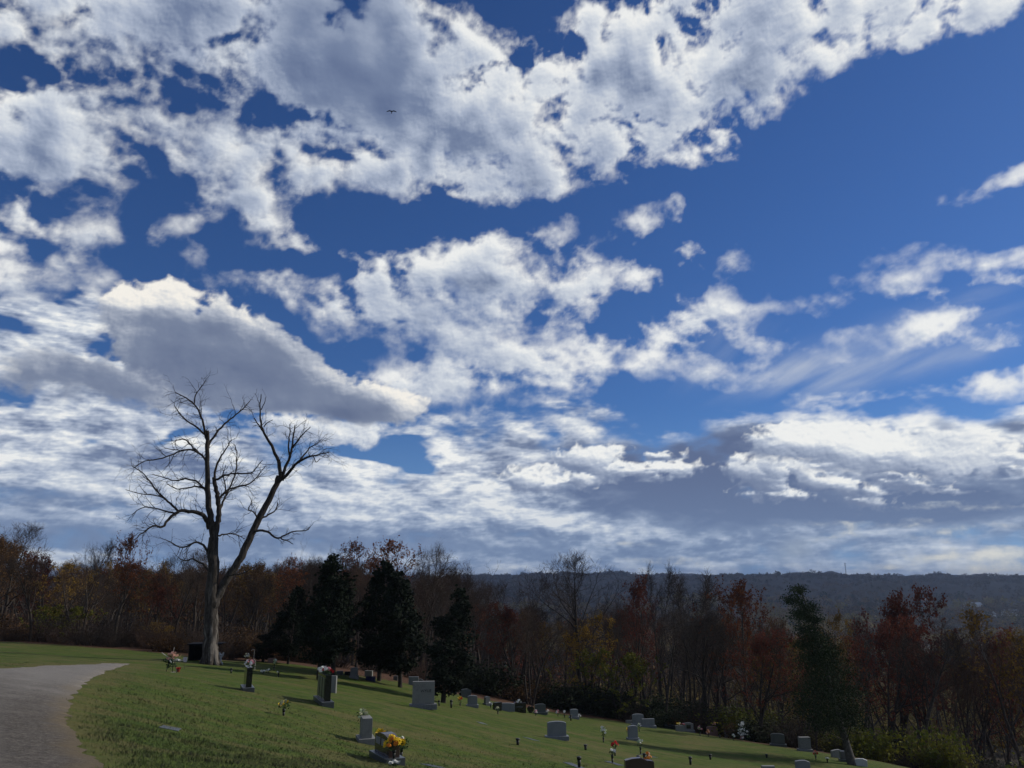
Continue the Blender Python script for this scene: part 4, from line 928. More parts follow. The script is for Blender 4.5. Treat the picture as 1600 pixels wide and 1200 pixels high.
def bm_rod(bm, p, q, r1, r2=None, n=8):
    p, q = Vector(p), Vector(q); r2 = r1 if r2 is None else r2; t = (q - p).normalized(); a = t.orthogonal().normalized(); b = t.cross(a)
    A = [bm.verts.new(p + (a * math.cos(6.2832 * i / n) + b * math.sin(6.2832 * i / n)) * r1) for i in range(n)]; B_ = [bm.verts.new(q + (a * math.cos(6.2832 * i / n) + b * math.sin(6.2832 * i / n)) * r2) for i in range(n)]
    for i in range(n): bm.faces.new((A[i], A[(i + 1) % n], B_[(i + 1) % n], B_[i]))
    bm.faces.new(list(reversed(A))); bm.faces.new(B_)
def fin(bm, name, m, smooth=False):
    me = bpy.data.meshes.new(name); bmesh.ops.recalc_face_normals(bm, faces=bm.faces[:]); bm.to_mesh(me); bm.free(); me.materials.append(m)
    if smooth:
        for p in me.polygons: p.use_smooth = True
    return me
def granite(name, a, b, rough=.35, spec=.5, rockf=False):
    def f(g, bs):
        tc = g.node('ShaderNodeTexCoord'); n = g.noise(tc.outputs['Object'], 90., 3, .7); n2 = g.noise(tc.outputs['Object'], 3., 5, .65); n3 = g.noise(g.v('MULTIPLY', tc.outputs['Object'], (1., 1., .25)), 7., 4, .6)
        c = g.mixc(g.mr(n, .35, .65), rgba(a), rgba(b)); c = g.mixc(g.m('MULTIPLY', g.mr(n2, .45, .75), .35), c, (a[0] * .5, a[1] * .52, a[2] * .48, 1)); c = g.mixc(g.m('MULTIPLY', g.mr(n3, .5, .8), .25), c, (a[0] * .4, a[1] * .42, a[2] * .4, 1))
        setc(g, bs, c)
        if rockf: bump(g, bs, g.noise(tc.outputs['Object'], 12., 6, .7), 1., .06)
    return mat(name, f, rough, spec)
GR = dict(grey=granite('grey_granite', (.145, .145, .135), (.235, .235, .22), .6, .3), blue=granite('blue_grey_granite', (.13, .14, .15), (.215, .23, .245), .55, .35), black=granite('black_granite', (.006, .007, .009), (.018, .020, .025), .12, .6),
          brown=granite('brown_granite', (.045, .030, .028), (.075, .052, .048), .16, .55), red=granite('pinkish_granite', (.15, .085, .07), (.24, .15, .13), .4, .4), dark=granite('dark_grey_granite', (.05, .056, .06), (.09, .10, .105), .3, .5),
          white=granite('white_marble', (.36, .37, .37), (.50, .51, .51), .5, .4), rough=granite('rough_cut_granite', (.13, .13, .13), (.22, .22, .215), .9, .2, True), rbase=granite('rock_faced_base', (.12, .125, .13), (.22, .225, .23), .9, .2, True), navy=granite('navy_painted_block', (.012, .014, .05), (.02, .024, .07), .6, .3))

def top_outline(w, h, kind):
    o = [(-w / 2, 0), (w / 2, 0)]
    if kind == 'flat': o += [(w / 2, h), (-w / 2, h)]
    elif kind == 'oval': o += [(w / 2 * math.cos(t), h * .86 + h * .14 * math.sin(t)) for t in np.linspace(0, math.pi, 14)]
    elif kind == 'serp': o += [(w / 2 - w * i / 18., h * .86 + h * .14 * (.5 - .5 * math.cos(math.pi * min(1, (1 - abs(i / 9. - 1)) * 1.25)))) for i in range(19)]
    elif kind == 'slant': o += [(w / 2, h * .82), (w * .18, h), (-w * .2, h * .97), (-w / 2, h * .88)]
    elif kind == 'heart': o = [(-.1 * w, 0), (.1 * w, 0), (.46 * w, .42 * h), (.5 * w, .66 * h), (.34 * w, .9 * h), (.1 * w, h * .93), (0, .8 * h), (-.1 * w, h * .93), (-.34 * w, .9 * h), (-.5 * w, .66 * h), (-.46 * w, .42 * h)]
    return o
STONES = []
def text_mesh(body, size, depth, m):
    cu = bpy.data.curves.new('lettering', 'FONT'); cu.body = body; cu.size = size; cu.extrude = depth; cu.align_x = 'CENTER'; cu.align_y = 'CENTER'
    o = bpy.data.objects.new('tmp', cu); me = bpy.data.meshes.new_from_object(o); bpy.data.objects.remove(o); me.materials.clear(); me.materials.append(m); return me
def stone(px, py, wpx, hpx, label, kind='serp', mt='grey', yaw=0., thick=.20, base='same', basem=None, cat='gravestone', wm=None, rough_base=False, sink=.04, bh=.16, name='gravestone', group=None):
    """gravestone whose foot is at photo pixel px,py; wpx,hpx = its size as seen"""
    p = spot(px, py); k = p.y * 1.0 / FPX * 1.03
    w = wm or wpx * k / max(.25, abs(math.cos(yaw))); h = hpx * k * .98
    o = thing(name, label, cat, p - Vector((0, 0, sink)), yaw, group)
    bm = bmesh.new(); bh_ = bh if base else 0.
    if base:
        bm_box(bm, w * 1.0, thick + .22, bh_ + sink, bev=.012); 
        if rough_base: bmesh.ops.subdivide_edges(bm, edges=bm.edges[:], cuts=2, use_grid_fill=True)
        child('base', fin(bm, 'stone_base', GR[basem or ('rbase' if rough_base else mt)]), o)
        bm = bmesh.new()
    tw = w * (.80 if base else 1.)
    bm_prism(bm, [(x, z + (bh_ + sink if base else 0)) for x, z in top_outline(tw, h - bh_ + (0 if base else sink), kind)], thick)
    t = child('tablet', fin(bm, 'stone_tablet', GR[mt]), o); o['w'] = tw; o['h'] = h + sink; o['bh'] = bh_ + sink
    STONES.append(o); return o
def plate(o, m, x, z, w, h, thick, side=-1, name='plaque', d=.012):
    bm = bmesh.new(); bm_box(bm, w, d, h, (x, side * (thick / 2 + d / 2 + .001), z), bev=.003); return child(name, fin(bm, name, m), o)

# flowers ------------------------------------------------------------
petal_cols = dict(yellow=(.75, .50, .02), white=(.72, .72, .66), cream=(.60, .58, .34), pink=(.70, .30, .33), peach=(.66, .36, .26), red=(.50, .015, .015), orange=(.62, .20, .02), purple=(.16, .10, .48), lilac=(.33, .30, .55), palegreen=(.42, .50, .28))
PM = {k: varied(k + '_petals', tuple(c * .85 for c in v), v, 20., rnd=0, rough=.6) for k, v in petal_cols.items()}
green_m = varied('flower_stems', (.010, .028, .010), (.035, .070, .022), 15., rnd=0); pot_m = varied('dark_vase', (.008, .010, .009), (.020, .023, .02), 8., rnd=0, rough=.5, spec=.3); pale_m = varied('pale_weathered_wood', (.30, .28, .25), (.45, .43, .40), 8., rnd=0)
heart_m = varied('flower_centres', (.03, .015, .005), (.06, .03, .01), 20., rnd=0)
def blossom(bm, c, r, rng, petals=9):
    n = Vector((rng.gauss(0, .5), rng.gauss(-.6, .4), rng.uniform(.2, 1))).normalized(); a = n.orthogonal().normalized(); b = n.cross(a); c = Vector(c)
    for ring, (rr, lift) in enumerate(((1., .10), (.62, .38))):
        for i in range(petals):
            t = 6.2832 * (i + .5 * ring) / petals; d = a * math.cos(t) + b * math.sin(t); s = a * -math.sin(t) + b * math.cos(t)
            p0 = c; p1 = c + (d * .55 + s * .30) * r * rr + n * r * lift; p2 = c + d * r * rr + n * r * lift * .7; p3 = c + (d * .55 - s * .30) * r * rr + n * r * lift
            v = [bm.verts.new(q) for q in (p0, p1, p2, p3)]; bm.faces.new(v)
def bouquet(loc, cols, label, size=.35, n=9, br=.055, vase=.22, spread=.16, group=None, name='bouquet', cat='flowers', rng=None, flat=1., vase_m=None, leaves=26, stemlen=None, yaw=0.):
    rng = rng or random.Random(hash_(label)); o = thing(name, label, cat, loc, yaw, group)
    if vase:
        bm = bmesh.new(); bm_rod(bm, (0, 0, -.06), (0, 0, vase * .55), .028, .040, 10); bm_rod(bm, (0, 0, vase * .55), (0, 0, vase), .040, .055, 10); child('vase', fin(bm, 'vase', vase_m or pot_m, True), o)
    bm = bmesh.new(); heads = []
    for i in range(n):
        a = rng.uniform(0, 6.28); r = spread * rng.random() ** .6; z = vase + (size - vase) * (1 - .5 * (r / spread) ** 2) * rng.uniform(.75, 1.); q = Vector((math.cos(a) * r, math.sin(a) * r * .8, z)); heads.append(q)
        bm_rod(bm, (0, 0, max(.0, vase - .03)), q, .004, .003, 4)
    for i in range(leaves):
        a = rng.uniform(0, 6.28); r = spread * rng.uniform(.2, 1.1); z = vase + (size - vase) * rng.uniform(.0, .75); c = Vector((math.cos(a) * r, math.sin(a) * r, z)); d = Vector((rng.gauss(0, 1), rng.gauss(0, 1), rng.gauss(0, .6))).normalized(); s = d.orthogonal().normalized()
        v = [bm.verts.new(x) for x in (c - d * .05, c + s * .02, c + d * .05, c - s * .02)]; bm.faces.new(v)
    child('stems', fin(bm, 'stems', green_m), o)
    for ci, col in enumerate(cols):
        bm = bmesh.new(); mine = heads[ci::len(cols)]
        for q in mine: blossom(bm, q, br * rng.uniform(.8, 1.2), rng)
        child('blossoms', fin(bm, 'blossoms', PM[col]), o)
    return o
def hash_(s): return sum((i + 1) * ord(c) for i, c in enumerate(s)) % 99991
def on_stone(st, x, col, label, wid=.32, n=10, br=.06, size=.22, z=0, y=0.):
    """flower saddle lying on a stone's top"""
    m = Matrix.Rotation(st.rotation_euler.z, 3, 'Z'); p = Vector(st.location) + m @ Vector((x, y, st['h'] - .02 + z))
    return bouquet(p, col, label, size=size, n=n, br=br, vase=0., spread=wid / 2, name='flower_saddle', cat='flowers', leaves=18)

# ------------------------------------------------------------------ gravestones near the photographer
mblack = GR['black']
A = stone(386, 1079, 0, 33, 'narrow black granite stone seen nearly end-on, topped with pink and white flowers', 'flat', 'black', R(-66), .22, wm=1.15, bh=.17, basem='dark')
on_stone(A, -.1, ['pink', 'white'], 'pink and white flowers lying on the narrow black stone', .5, 16, .07, .26)
B_ = stone(505, 1100, 0, 42, 'long black granite stone in three panels, seen at a steep angle', 'flat', 'black', R(-66), .24, wm=1.95, bh=.20, basem='dark')
for s, x in ((-1, -.50), (-1, .0), (-1, .50)): plate(B_, GR['dark'], x, B_['bh'] + .10, .36, B_['h'] - B_['bh'] - .22, .24, -1, 'panel')
on_stone(B_, -.42, ['white'], 'white flowers on the far end of the three-panel black stone', .4, 9, .075, .24)
on_stone(B_, .25, ['red', 'white', 'pink'], 'red, pink and white flowers on the middle of the three-panel black stone', .55, 18, .07, .26)
stone(516, 1082, 17, 23, 'plain grey slab just behind the three-panel black stone', 'flat', 'grey', R(-8), .16, base=None)
W_ = stone(661, 1107, 38, 37, 'large square grey granite stone carved WYLIE on a rough base', 'flat', 'grey', R(10), .24, rough_base=True, bh=.22)
lt = child('lettering', text_mesh('WYLIE', .19, .004, varied('cut_letters', (.02, .02, .022), (.035, .036, .04), 5., rnd=0)), W_); lt.location = (.12, -.24 / 2 - .004, W_['h'] * .66); lt.rotation_euler = (R(90), 0, 0)
D_ = stone(571, 1160, 0, 34, 'slim grey stone seen end-on with cream flowers behind it', 'flat', 'grey', R(-72), .30, wm=.80, bh=.17)
bouquet(Vector(D_.location) + Vector((-.18, .25, 0)), ['cream', 'palegreen'], 'tall cream and pale green flowers behind the slim grey stone', .98, 16, .065, .55, .20)
E_ = stone(604, 1190, 0, 38, 'brown granite stone with an arched top and two pale plaques, sunflowers at both ends', 'serp', 'brown', R(-60), .30, wm=1.30, bh=.19, basem='dark')
plq = varied('pale_etched_plaque', (.16, .165, .18), (.25, .255, .27), 30., rnd=0, rough=.4)
plate(E_, plq, -.26, E_['bh'] + .22, .32, .17, .30, -1); plate(E_, plq, .15, E_['bh'] + .22, .32, .17, .30, -1)
def off(st, x, y, z=0.): return Vector(st.location) + Matrix.Rotation(st.rotation_euler.z, 3, 'Z') @ Vector((x, y, z))
bouquet(off(E_, .62, -.05, .30), ['yellow', 'yellow', 'orange'], 'big yellow sunflowers in the vase at the near end of the brown stone', .50, 14, .095, .12, .24)
bouquet(off(E_, -.62, .02, .38), ['yellow'], 'few yellow sunflowers at the far end of the brown stone', .36, 5, .085, .10, .14)
bouquet(spot(627, 1182), ['red', 'white', 'red'], 'dark vase of greenery with red and white flowers beside the brown stone', .52, 9, .055, .22, .20, leaves=120)
bouquet(spot(616, 1197), ['white'], 'low white flowers lying in front of the brown stone', .14, 12, .045, 0., .16)
bouquet(spot(443, 1118), ['cream', 'yellow', 'cream'], 'pale yellow flowers in a dark vase alone on the lawn', .48, 13, .065, .20, .19, leaves=50)

# funeral spray on an easel
def easel():
    p = spot(267, 1050); o = thing('flower_easel', 'peach and white flower spray on a tilted wire easel near the lane', 'flower stand', p, R(20))
    bm = bmesh.new()
    for q, r in (((-.22, -.1, -.05), (.0, .0, .85)), ((.26, -.1, -.05), (.02, .0, .85)), ((.05, .35, -.05), (.0, .02, .8)), ((-.2, -.08, .25), (.24, -.08, .25))): bm_rod(bm, q, r, .016, .012, 6)
    child('frame', fin(bm, 'easel_frame', pot_m), o)
    bm = bmesh.new(); bm_rod(bm, (-.05, -.05, .55), (-.46, -.10, .86), .022, .016, 6); bm_rod(bm, (.0, -.05, .6), (.04, -.03, 1.08), .014, .010, 6); bm_rod(bm, (.05, -.08, .5), (.46, -.1, .50), .02, .014, 6); bm_rod(bm, (-.25, -.3, .01), (.2, -.34, .02), .02, .02, 6)
    child('stick', fin(bm, 'easel_stick', pale_m), o, 'pale sticks poking out of the spray')
    rng = random.Random(4); bm = bmesh.new()
    for i in range(26): blossom(bm, (rng.gauss(.0, .10), -.08 + rng.gauss(0, .06), .72 + rng.gauss(0, .08)), .07, rng)
    child('blossoms', fin(bm, 'spray', PM['peach']), o)
    bm = bmesh.new()
    for i in range(12): blossom(bm, (rng.gauss(.08, .14), -.08 + rng.gauss(0, .06), .48 + rng.gauss(0, .07)), .055, rng)
    child('blossoms', fin(bm, 'spray_white', PM['white']), o)
    bm = bmesh.new()
    for i in range(90):
        c = Vector((rng.gauss(-.05, .13), rng.gauss(0, .07), .45 + rng.gauss(0, .12))); d = Vector((rng.gauss(0, 1), rng.gauss(0, 1), rng.gauss(0, 1))).normalized(); s = d.orthogonal()
        bm.faces.new([bm.verts.new(x) for x in (c - d * .07, c + s * .025, c + d * .07, c - s * .025)])
    child('foliage', fin(bm, 'spray_leaves', green_m), o)
    bm = bmesh.new(); bm_rod(bm, (0, 0, -.03), (0, 0, .14), .07, .10, 12)
    pt = thing('flower_pot', 'small rust-red flower pot at the foot of the wire easel', 'flower pot', spot(278, 1050)); child('pot', fin(bm, 'rusty_pot', varied('rust_red_clay', (.13, .03, .015), (.20, .05, .03), 12., rnd=0)), pt)
    bm = bmesh.new()
    for i in range(8): blossom(bm, (rng.gauss(0, .05), rng.gauss(0, .05), .17), .05, rng)
    child('blossoms', fin(bm, 'pot_flowers', PM['red']), pt)
easel()
def flag(px, py, label, hgt=.62):
    o = thing('garden_flag', label, 'flag', spot(px, py)); bm = bmesh.new(); bm_rod(bm, (0, 0, -.05), (0, 0, hgt), .006, .005, 6); child('pole', fin(bm, 'flag_pole', pot_m), o)
    bm = bmesh.new(); vs_ = [[bm.verts.new((x * .07 + .0, -.01 + .012 * math.sin(x * 2 + z), hgt * .98 - z * .08 * (1 if abs(x) < 1.5 else .8))) for x in (-1.6, -.8, 0, .8, 1.6)] for z in range(4)]
    for i in range(3):
        for j in range(4): bm.faces.new((vs_[i][j], vs_[i][j+1], vs_[i+1][j+1], vs_[i+1][j]))
    child('cloth', fin(bm, 'flag_cloth', varied('faded_pink_cloth', (.42, .36, .40), (.55, .50, .54), 10., rnd=0), True), o)
flag(288, 1046, 'small pale pinkish flag on a thin rod right of the wire easel')

def marker(px, py, label, w=.60, d=.32, yaw=0., m='grey'):
    p = spot(px, py); nrm = Vector((gz(p.x - .4, p.y) - gz(p.x + .4, p.y), gz(p.x, p.y - .4) - gz(p.x, p.y + .4), .8)).normalized()
    bm = bmesh.new(); bm_box(bm, w, d, .10, bev=.008); o = bpy.data.objects.new('flat_marker', fin(bm, 'flat_marker', GR[m])); COL.objects.link(o)
    o.rotation_mode = 'QUATERNION'; o.rotation_quaternion = nrm.to_track_quat('Z', 'Y') @ Matrix.Rotation(yaw, 3, 'Z').to_quaternion(); o.location = p - nrm * .088
    return tag(o, label, 'grave marker')
marker(266, 1138, 'flat grey marker set in the grass near the gravel lane', .75, .42, R(-25), 'dark')
marker(753, 1130, 'flat grey marker between the WYLIE stone and the low wide grey stone', .7, .4, R(-10), 'dark')
marker(830, 1155, 'flat grey marker left of the wide grey stone on the open lawn', .8, .4, 0, 'dark')
marker(900, 1197, 'flat grey slab at the lower edge beside a black cone', 1.5, .35, R(-20), 'dark')
marker(960, 1193, 'flat grey marker below the red flowers', .8, .3, 0, 'dark')
marker(1012, 1181, 'flat grey ledge behind the small dark vase above the brown stones', .9, .4, R(10), 'dark')
marker(676, 1197, 'flat grey marker in the grass right of the vase of red and white flowers', .7, .4, 0, 'dark')

# ---- stones of the middle and far rows: (px, foot py, w px, h px, label, top, stone, yaw°, extra)
ROWS = [
 (870, 1155, 33, 24, 'wide grey stone with a low arched top, alone on the open lawn', 'oval', 'blue', 4, {}),
 (738, 1105, 17, 16, 'small blue-grey upright stone with a pale base, right of the last cedar', 'oval', 'blue', 8, {}),
 (761, 1102, 8, 12, 'thin dark upright stone left of the row of low stones', 'oval', 'dark', 40, {}),
 (727, 1090, 15, 12, 'dark grey stone with a pointed top at the edge of the leaf litter', 'slant', 'dark', 20, {'base': None}),
 (777, 1110, 11, 11, 'black square stone at the left end of the low row', 'flat', 'black', 30, {'base': None}),
 (791, 1111, 24, 11, 'low wide blue-grey stone next to the purple flowers', 'oval', 'blue', 3, {'base': None}),
 (812, 1113, 18, 13, 'black inscribed stone with white flowers on top', 'flat', 'black', 4, {'base': None}),
 (829, 1114, 10, 10, 'small black heart-shaped stone', 'heart', 'black', 0, {'base': None, 'thick': .14}),
 (844, 1116, 19, 14, 'dark grey stone with a rounded top on a wide step', 'oval', 'dark', 14, {}),
 (897, 1123, 14, 13, 'small blue-grey stone at the edge of the lawn, left of the wood\'s dark bushes', 'oval', 'blue', 5, {}),
 (985, 1131, 13, 5, 'low grey ledge to the left of the tall arched stone', 'flat', 'grey', 0, {'base': None}),
 (997, 1134, 20, 16, 'tall arched grey stone in the far pair', 'oval', 'blue', 6, {}),
 (1013, 1137, 22, 12, 'flat-topped grey stone, right one of the far pair', 'flat', 'blue', 6, {}),
 (989, 1157, 17, 20, 'upright grey stone with orange flowers on its left', 'oval', 'blue', 6, {}),
 (1047, 1139, 18, 5, 'long low black ledger stone with a pale top', 'flat', 'black', 0, {'base': None, 'thick': .5}),
 (1062, 1143, 11, 8, 'small grey block with yellow flowers on top', 'flat', 'grey', 0, {'base': None}),
 (1076, 1144, 17, 13, 'grey stone with a dark square panel and curved top', 'slant', 'grey', 0, {'panel': 1}),
 (1113, 1149, 15, 12, 'pinkish-brown stone with flowers at its right end', 'oval', 'red', -6, {'base': None}),
 (1139, 1153, 11, 9, 'little pale blue-grey stone beside a pink flower', 'flat', 'blue', 5, {'base': None}),
 (1216, 1166, 22, 17, 'dark-faced grey stone with a bright sloping top on the crest', 'oval', 'dark', -14, {}),
 (1258, 1174, 19, 19, 'rough-cut grey block stone on a rough base', 'flat', 'rough', 4, {'thick': .35, 'rough_base': True}),
 (1309, 1184, 18, 11, 'low slanted grey stone behind the leaning pine trunk', 'slant', 'grey', 12, {'base': None}),
 (1319, 1190, 12, 14, 'dark grey stone half hidden by the leaning pine trunk', 'flat', 'dark', 0, {}),
 (1346, 1197, 15, 10, 'small white slant-faced stone right of the leaning pine trunk', 'slant', 'white', -20, {'base': None}),
 (553, 1060, 13, 15, 'rough grey upright stone under the cedars', 'oval', 'rough', 5, {'thick': .3}),
 (531, 1054, 9, 5, 'low dark stone at the foot of the split cedar trunk', 'flat', 'dark', 0, {'base': None}),
 (543, 1055, 8, 5, 'low black stone right of the split cedar trunk', 'flat', 'black', 0, {'base': None}),
 (576, 1058, 11, 9, 'small grey stone with a bright edge behind the navy block', 'flat', 'grey', -12, {'base': None}),
 (579, 1064, 13, 6, 'low navy-blue block in the shade of the cedars', 'flat', 'navy', 0, {'base': None, 'thick': .4}),
 (618, 1063, 6, 6, 'little grey stone between two cedar trunks', 'flat', 'dark', 0, {'base': None}),
 (646, 1071, 14, 12, 'square blue-grey stone behind the WYLIE stone', 'flat', 'blue', 3, {'base': None}),
 (656, 1071, 9, 9, 'lower grey stone touching the square blue-grey one behind the WYLIE stone', 'slant', 'dark', 3, {'base': None}),
 (424, 1036, 10, 7, 'low brownish stone beyond the lawn at the foot of the wood', 'flat', 'red', 0, {'base': None}),
 (709, 1084, 9, 6, 'low dark stone lying in the leaf litter', 'flat', 'dark', 0, {'base': None}),
 (1255, 1208, 24, 17, 'blue-grey stone with a bright top cut off by the lower edge', 'slant', 'blue', -6, {}),
 (1201, 1212, 22, 13, 'pale grey stone whose top just shows at the lower edge', 'flat', 'grey', 0, {}),
 (995, 1222, 40, 32, 'dark brown stone with a slanted top at the lower edge', 'slant', 'brown', 6, {}),
 (1008, 1216, 32, 24, 'brown stone with a scalloped edge in front of the slanted one', 'oval', 'brown', 0, {'thick': .16}),
]
for (px, py, w, h, lab, kind, mt_, yaw, kw) in ROWS:
    kw = dict(kw); pan = kw.pop('panel', 0)
    if not spot(px, min(py, 1199)): print('DBG miss', px, py); continue
    if py > 1199:
        p0 = spot(px, py); 
    s_ = stone(px, py, w, h, lab, kind, mt_, R(yaw), **kw)
    if pan: plate(s_, mblack, 0, s_['bh'] + .12, s_['w'] * .45, (s_['h'] - s_['bh']) * .5, .20, -1, 'panel')
    if 'inscribed' in lab: plate(s_, GR['dark'], 0, s_['h'] * .55, s_['w'] * .5, .10, .20, -1, 'plaque')

# ---- flowers and posts of the far rows
F = [(811, 1100, ['white'], 'white flowers on top of the black inscribed stone', .0, .30, 10), (804, 1111, ['purple', 'lilac'], 'purple flowers between the low wide stone and the black inscribed one', .10, .62, 16),
     (767, 1107, ['white'], 'white flowers in a dark vase left of the low row', .2, .42, 6), (778, 1116, ['cream'], 'few cream flowers in a dark vase in front of the low row', .2, .42, 4),
     (719, 1103, ['yellow', 'red'], 'yellow and red flowers left of the small blue-grey stone', .15, .60, 9), (837, 1118, ['white', 'pink'], 'white and pink flowers beside the heart-shaped stone', .06, .40, 10),
     (856, 1115, ['white'], 'white flowers at the right end of the stone on a wide step', .05, .28, 6), (872, 1119, ['white', 'pink'], 'pink-white low flowers on the lawn edge', .05, .42, 9), (882, 1121, ['white'], 'single white bunch in a dark vase beside the lawn edge', .2, .48, 6),
     (905, 1122, ['white'], 'white flowers to the right of the small blue-grey edge stone', .04, .30, 6), (943, 1160, ['white', 'palegreen'], 'white and green flowers in a dark cone vase on the open lawn', .25, .80, 12),
     (961, 1181, ['red'], 'bright red flowers in a dark vase', .28, .58, 9), (957, 1192, ['white'], 'small white bunch in a thin black vase below the red flowers', .28, .50, 3),
     (982, 1154, ['orange', 'yellow'], 'orange flowers left of the upright grey stone', .30, .66, 10), (999, 1143, ['white', 'palegreen'], 'tall white flowers right of the upright grey stone', .15, .55, 7),
     (1001, 1178, ['palegreen', 'white'], 'green and white flowers in a tall dark vase', .32, .70, 7), (1061, 1135, ['yellow', 'cream'], 'yellow flowers on the small grey block', .0, .32, 6), (1072, 1134, ['red', 'pink'], 'red flowers on the panelled grey stone', .0, .22, 4),
     (1094, 1150, ['cream', 'pink'], 'pale cone of flowers right of the panelled grey stone', .2, .72, 9), (1107, 1151, ['orange', 'peach'], 'peach flowers at the foot of the pinkish-brown stone', .05, .50, 11),
     (1120, 1140, ['yellow', 'pink'], 'yellow and pink flowers above the right end of the pinkish-brown stone', .0, .45, 6), (1142, 1148, ['pink', 'red'], 'pink flowers beside the little pale stone', .0, .45, 5), (1146, 1157, ['white'], 'white bunch in a black vase right of the little pale stone', .2, .40, 5),
     (1160, 1157, ['white', 'pink'], 'low white and pink flowers under the tall white spray', .05, .30, 8), (1172, 1158, ['lilac', 'pink'], 'small faded lilac flowers right of the tall white spray', .06, .40, 6),
     (1275, 1187, ['peach', 'red'], 'round peach and red flower ball in a dark vase', .22, .48, 12), (1293, 1192, ['white'], 'small white flower on a thin stem left of the leaning pine', .2, .30, 2),
     (411, 1053, ['white'], 'small dark pot with a white ribbon left of its twin beyond the narrow black stone', .12, .20, 3), (419, 1052, ['white', 'cream'], 'white flower in a low pot beyond the narrow black stone', .05, .28, 5), (435, 1058, ['white'], 'dark pot with white paper at its foot on the lawn beyond the narrow black stone', .25, .32, 3),
     (428, 1047, ['palegreen', 'white'], 'pale green artificial flowers on the far lawn before the cedars', .2, .70, 7), (1014, 1198, ['peach', 'orange'], 'peach flowers standing at the end of the scalloped brown stone', .0, .55, 10), (385, 1042, ['white', 'cream'], 'white two-tiered flowers behind the narrow black stone', .35, .85, 8)]
for (px, py, cols, lab, vase, size, n) in F:
    p = spot(px, py)
    if 'above the' in lab or 'on top' in lab or 'on the small grey block' in lab or 'on the panelled' in lab:
        # lies on the stone under it
        st = min(STONES, key=lambda s: (Vector((s.location.x, s.location.y)) - Vector((at(px, 1140, s.location.y).x, s.location.y))).length + abs(spot(px, min(py + 12, 1190)).y - s.location.y) * .2)
        xx = at(px, 1140, st.location.y).x - st.location.x; xx = max(-st['w'] * .42, min(st['w'] * .42, xx))
        on_stone(st, xx, cols, lab, size * 1.3, n, .08, size * .8); continue
    bouquet(p, cols, lab, size, n, .075, vase, .15 if size > .4 else .12, leaves=24 if size > .35 else 8)
def post(px, py, label, h=.30, r=.05, m=None):
    o = thing('vase', label, 'vase', spot(px, py)); bm = bmesh.new(); bm_rod(bm, (0, 0, -.05), (0, 0, h * .75), r * .7, r, 10); child('body', fin(bm, 'vase_body', m or pot_m, True), o)
    bm = bmesh.new(); bm_rod(bm, (0, 0, h * .75), (0, 0, h), r * 1.25, r * 1.2, 10); child('rim', fin(bm, 'vase_rim', m or pot_m, True), o); return o
for px, py, lab, h in [(705, 1106, 'empty black vase left of the yellow and red flowers', .42), (686, 1103, 'short dark vase at the foot of the last cedar', .30), (892, 1126, 'black vase left of the small blue-grey edge stone', .40), (915, 1172, 'squat black vase alone on the brown patch of lawn', .22), (809, 1164, 'dark vase beside a flat grey marker on the open lawn', .24),
                       (905, 1199, 'black cone vase on the flat grey slab at the lower edge', .34), (1007, 1187, 'small dark vase above the brown stones', .26), (1125, 1153, 'tiny dark vase under the pinkish-brown stone', .2), (1110, 1187, 'dark vase lone on the bright green lawn', .26), (1079, 1195, 'dark vase near the lower edge of the bright green lawn', .34), (1198, 1184, 'tiny dark vase on the lawn below the crest stones', .2), (361, 1052, 'small dark vase on the lawn right of the dead tree', .26), (998, 1195, 'thin dark vase rising behind the slanted brown stone', .34)]:
    if spot(px, py): post(px, py, lab, h, .05 * (1.3 if px > 700 else 1.))

def standing_spray(px, py, h, label):
    """tall white flower cross on a wire stand"""
    o = thing('flower_stand', label, 'flower stand', spot(px, py)); rng = random.Random(8); bm = bmesh.new()
    for q in ((-.2, 0, -.05), (.2, 0, -.05), (0, .3, -.05)): bm_rod(bm, q, (0, 0, h * .95), .012, .009, 5)
    child('frame', fin(bm, 'stand_frame', pot_m), o); bm = bmesh.new()
    for i in range(60):
        t = rng.random(); blossom(bm, (rng.gauss(0, .07 + .16 * (1 - t)), rng.gauss(-.03, .05), h * (.28 + .72 * t)), .065, rng)
    child('blossoms', fin(bm, 'stand_blossoms', PM['white']), o); bm = bmesh.new()
    for i in range(70):
        c = Vector((rng.gauss(0, .17), rng.gauss(0, .05), h * rng.uniform(.2, .8))); d = Vector((rng.gauss(0, 1), rng.gauss(0, 1), rng.gauss(0, 1))).normalized(); s = d.orthogonal()
        bm.faces.new([bm.verts.new(x) for x in (c - d * .09, c + s * .03, c + d * .09, c - s * .03)])
    child('foliage', fin(bm, 'stand_leaves', green_m), o)
standing_spray(1161, 1158, 1.3, 'tall white flower spray on a wire stand at the edge of the wood')

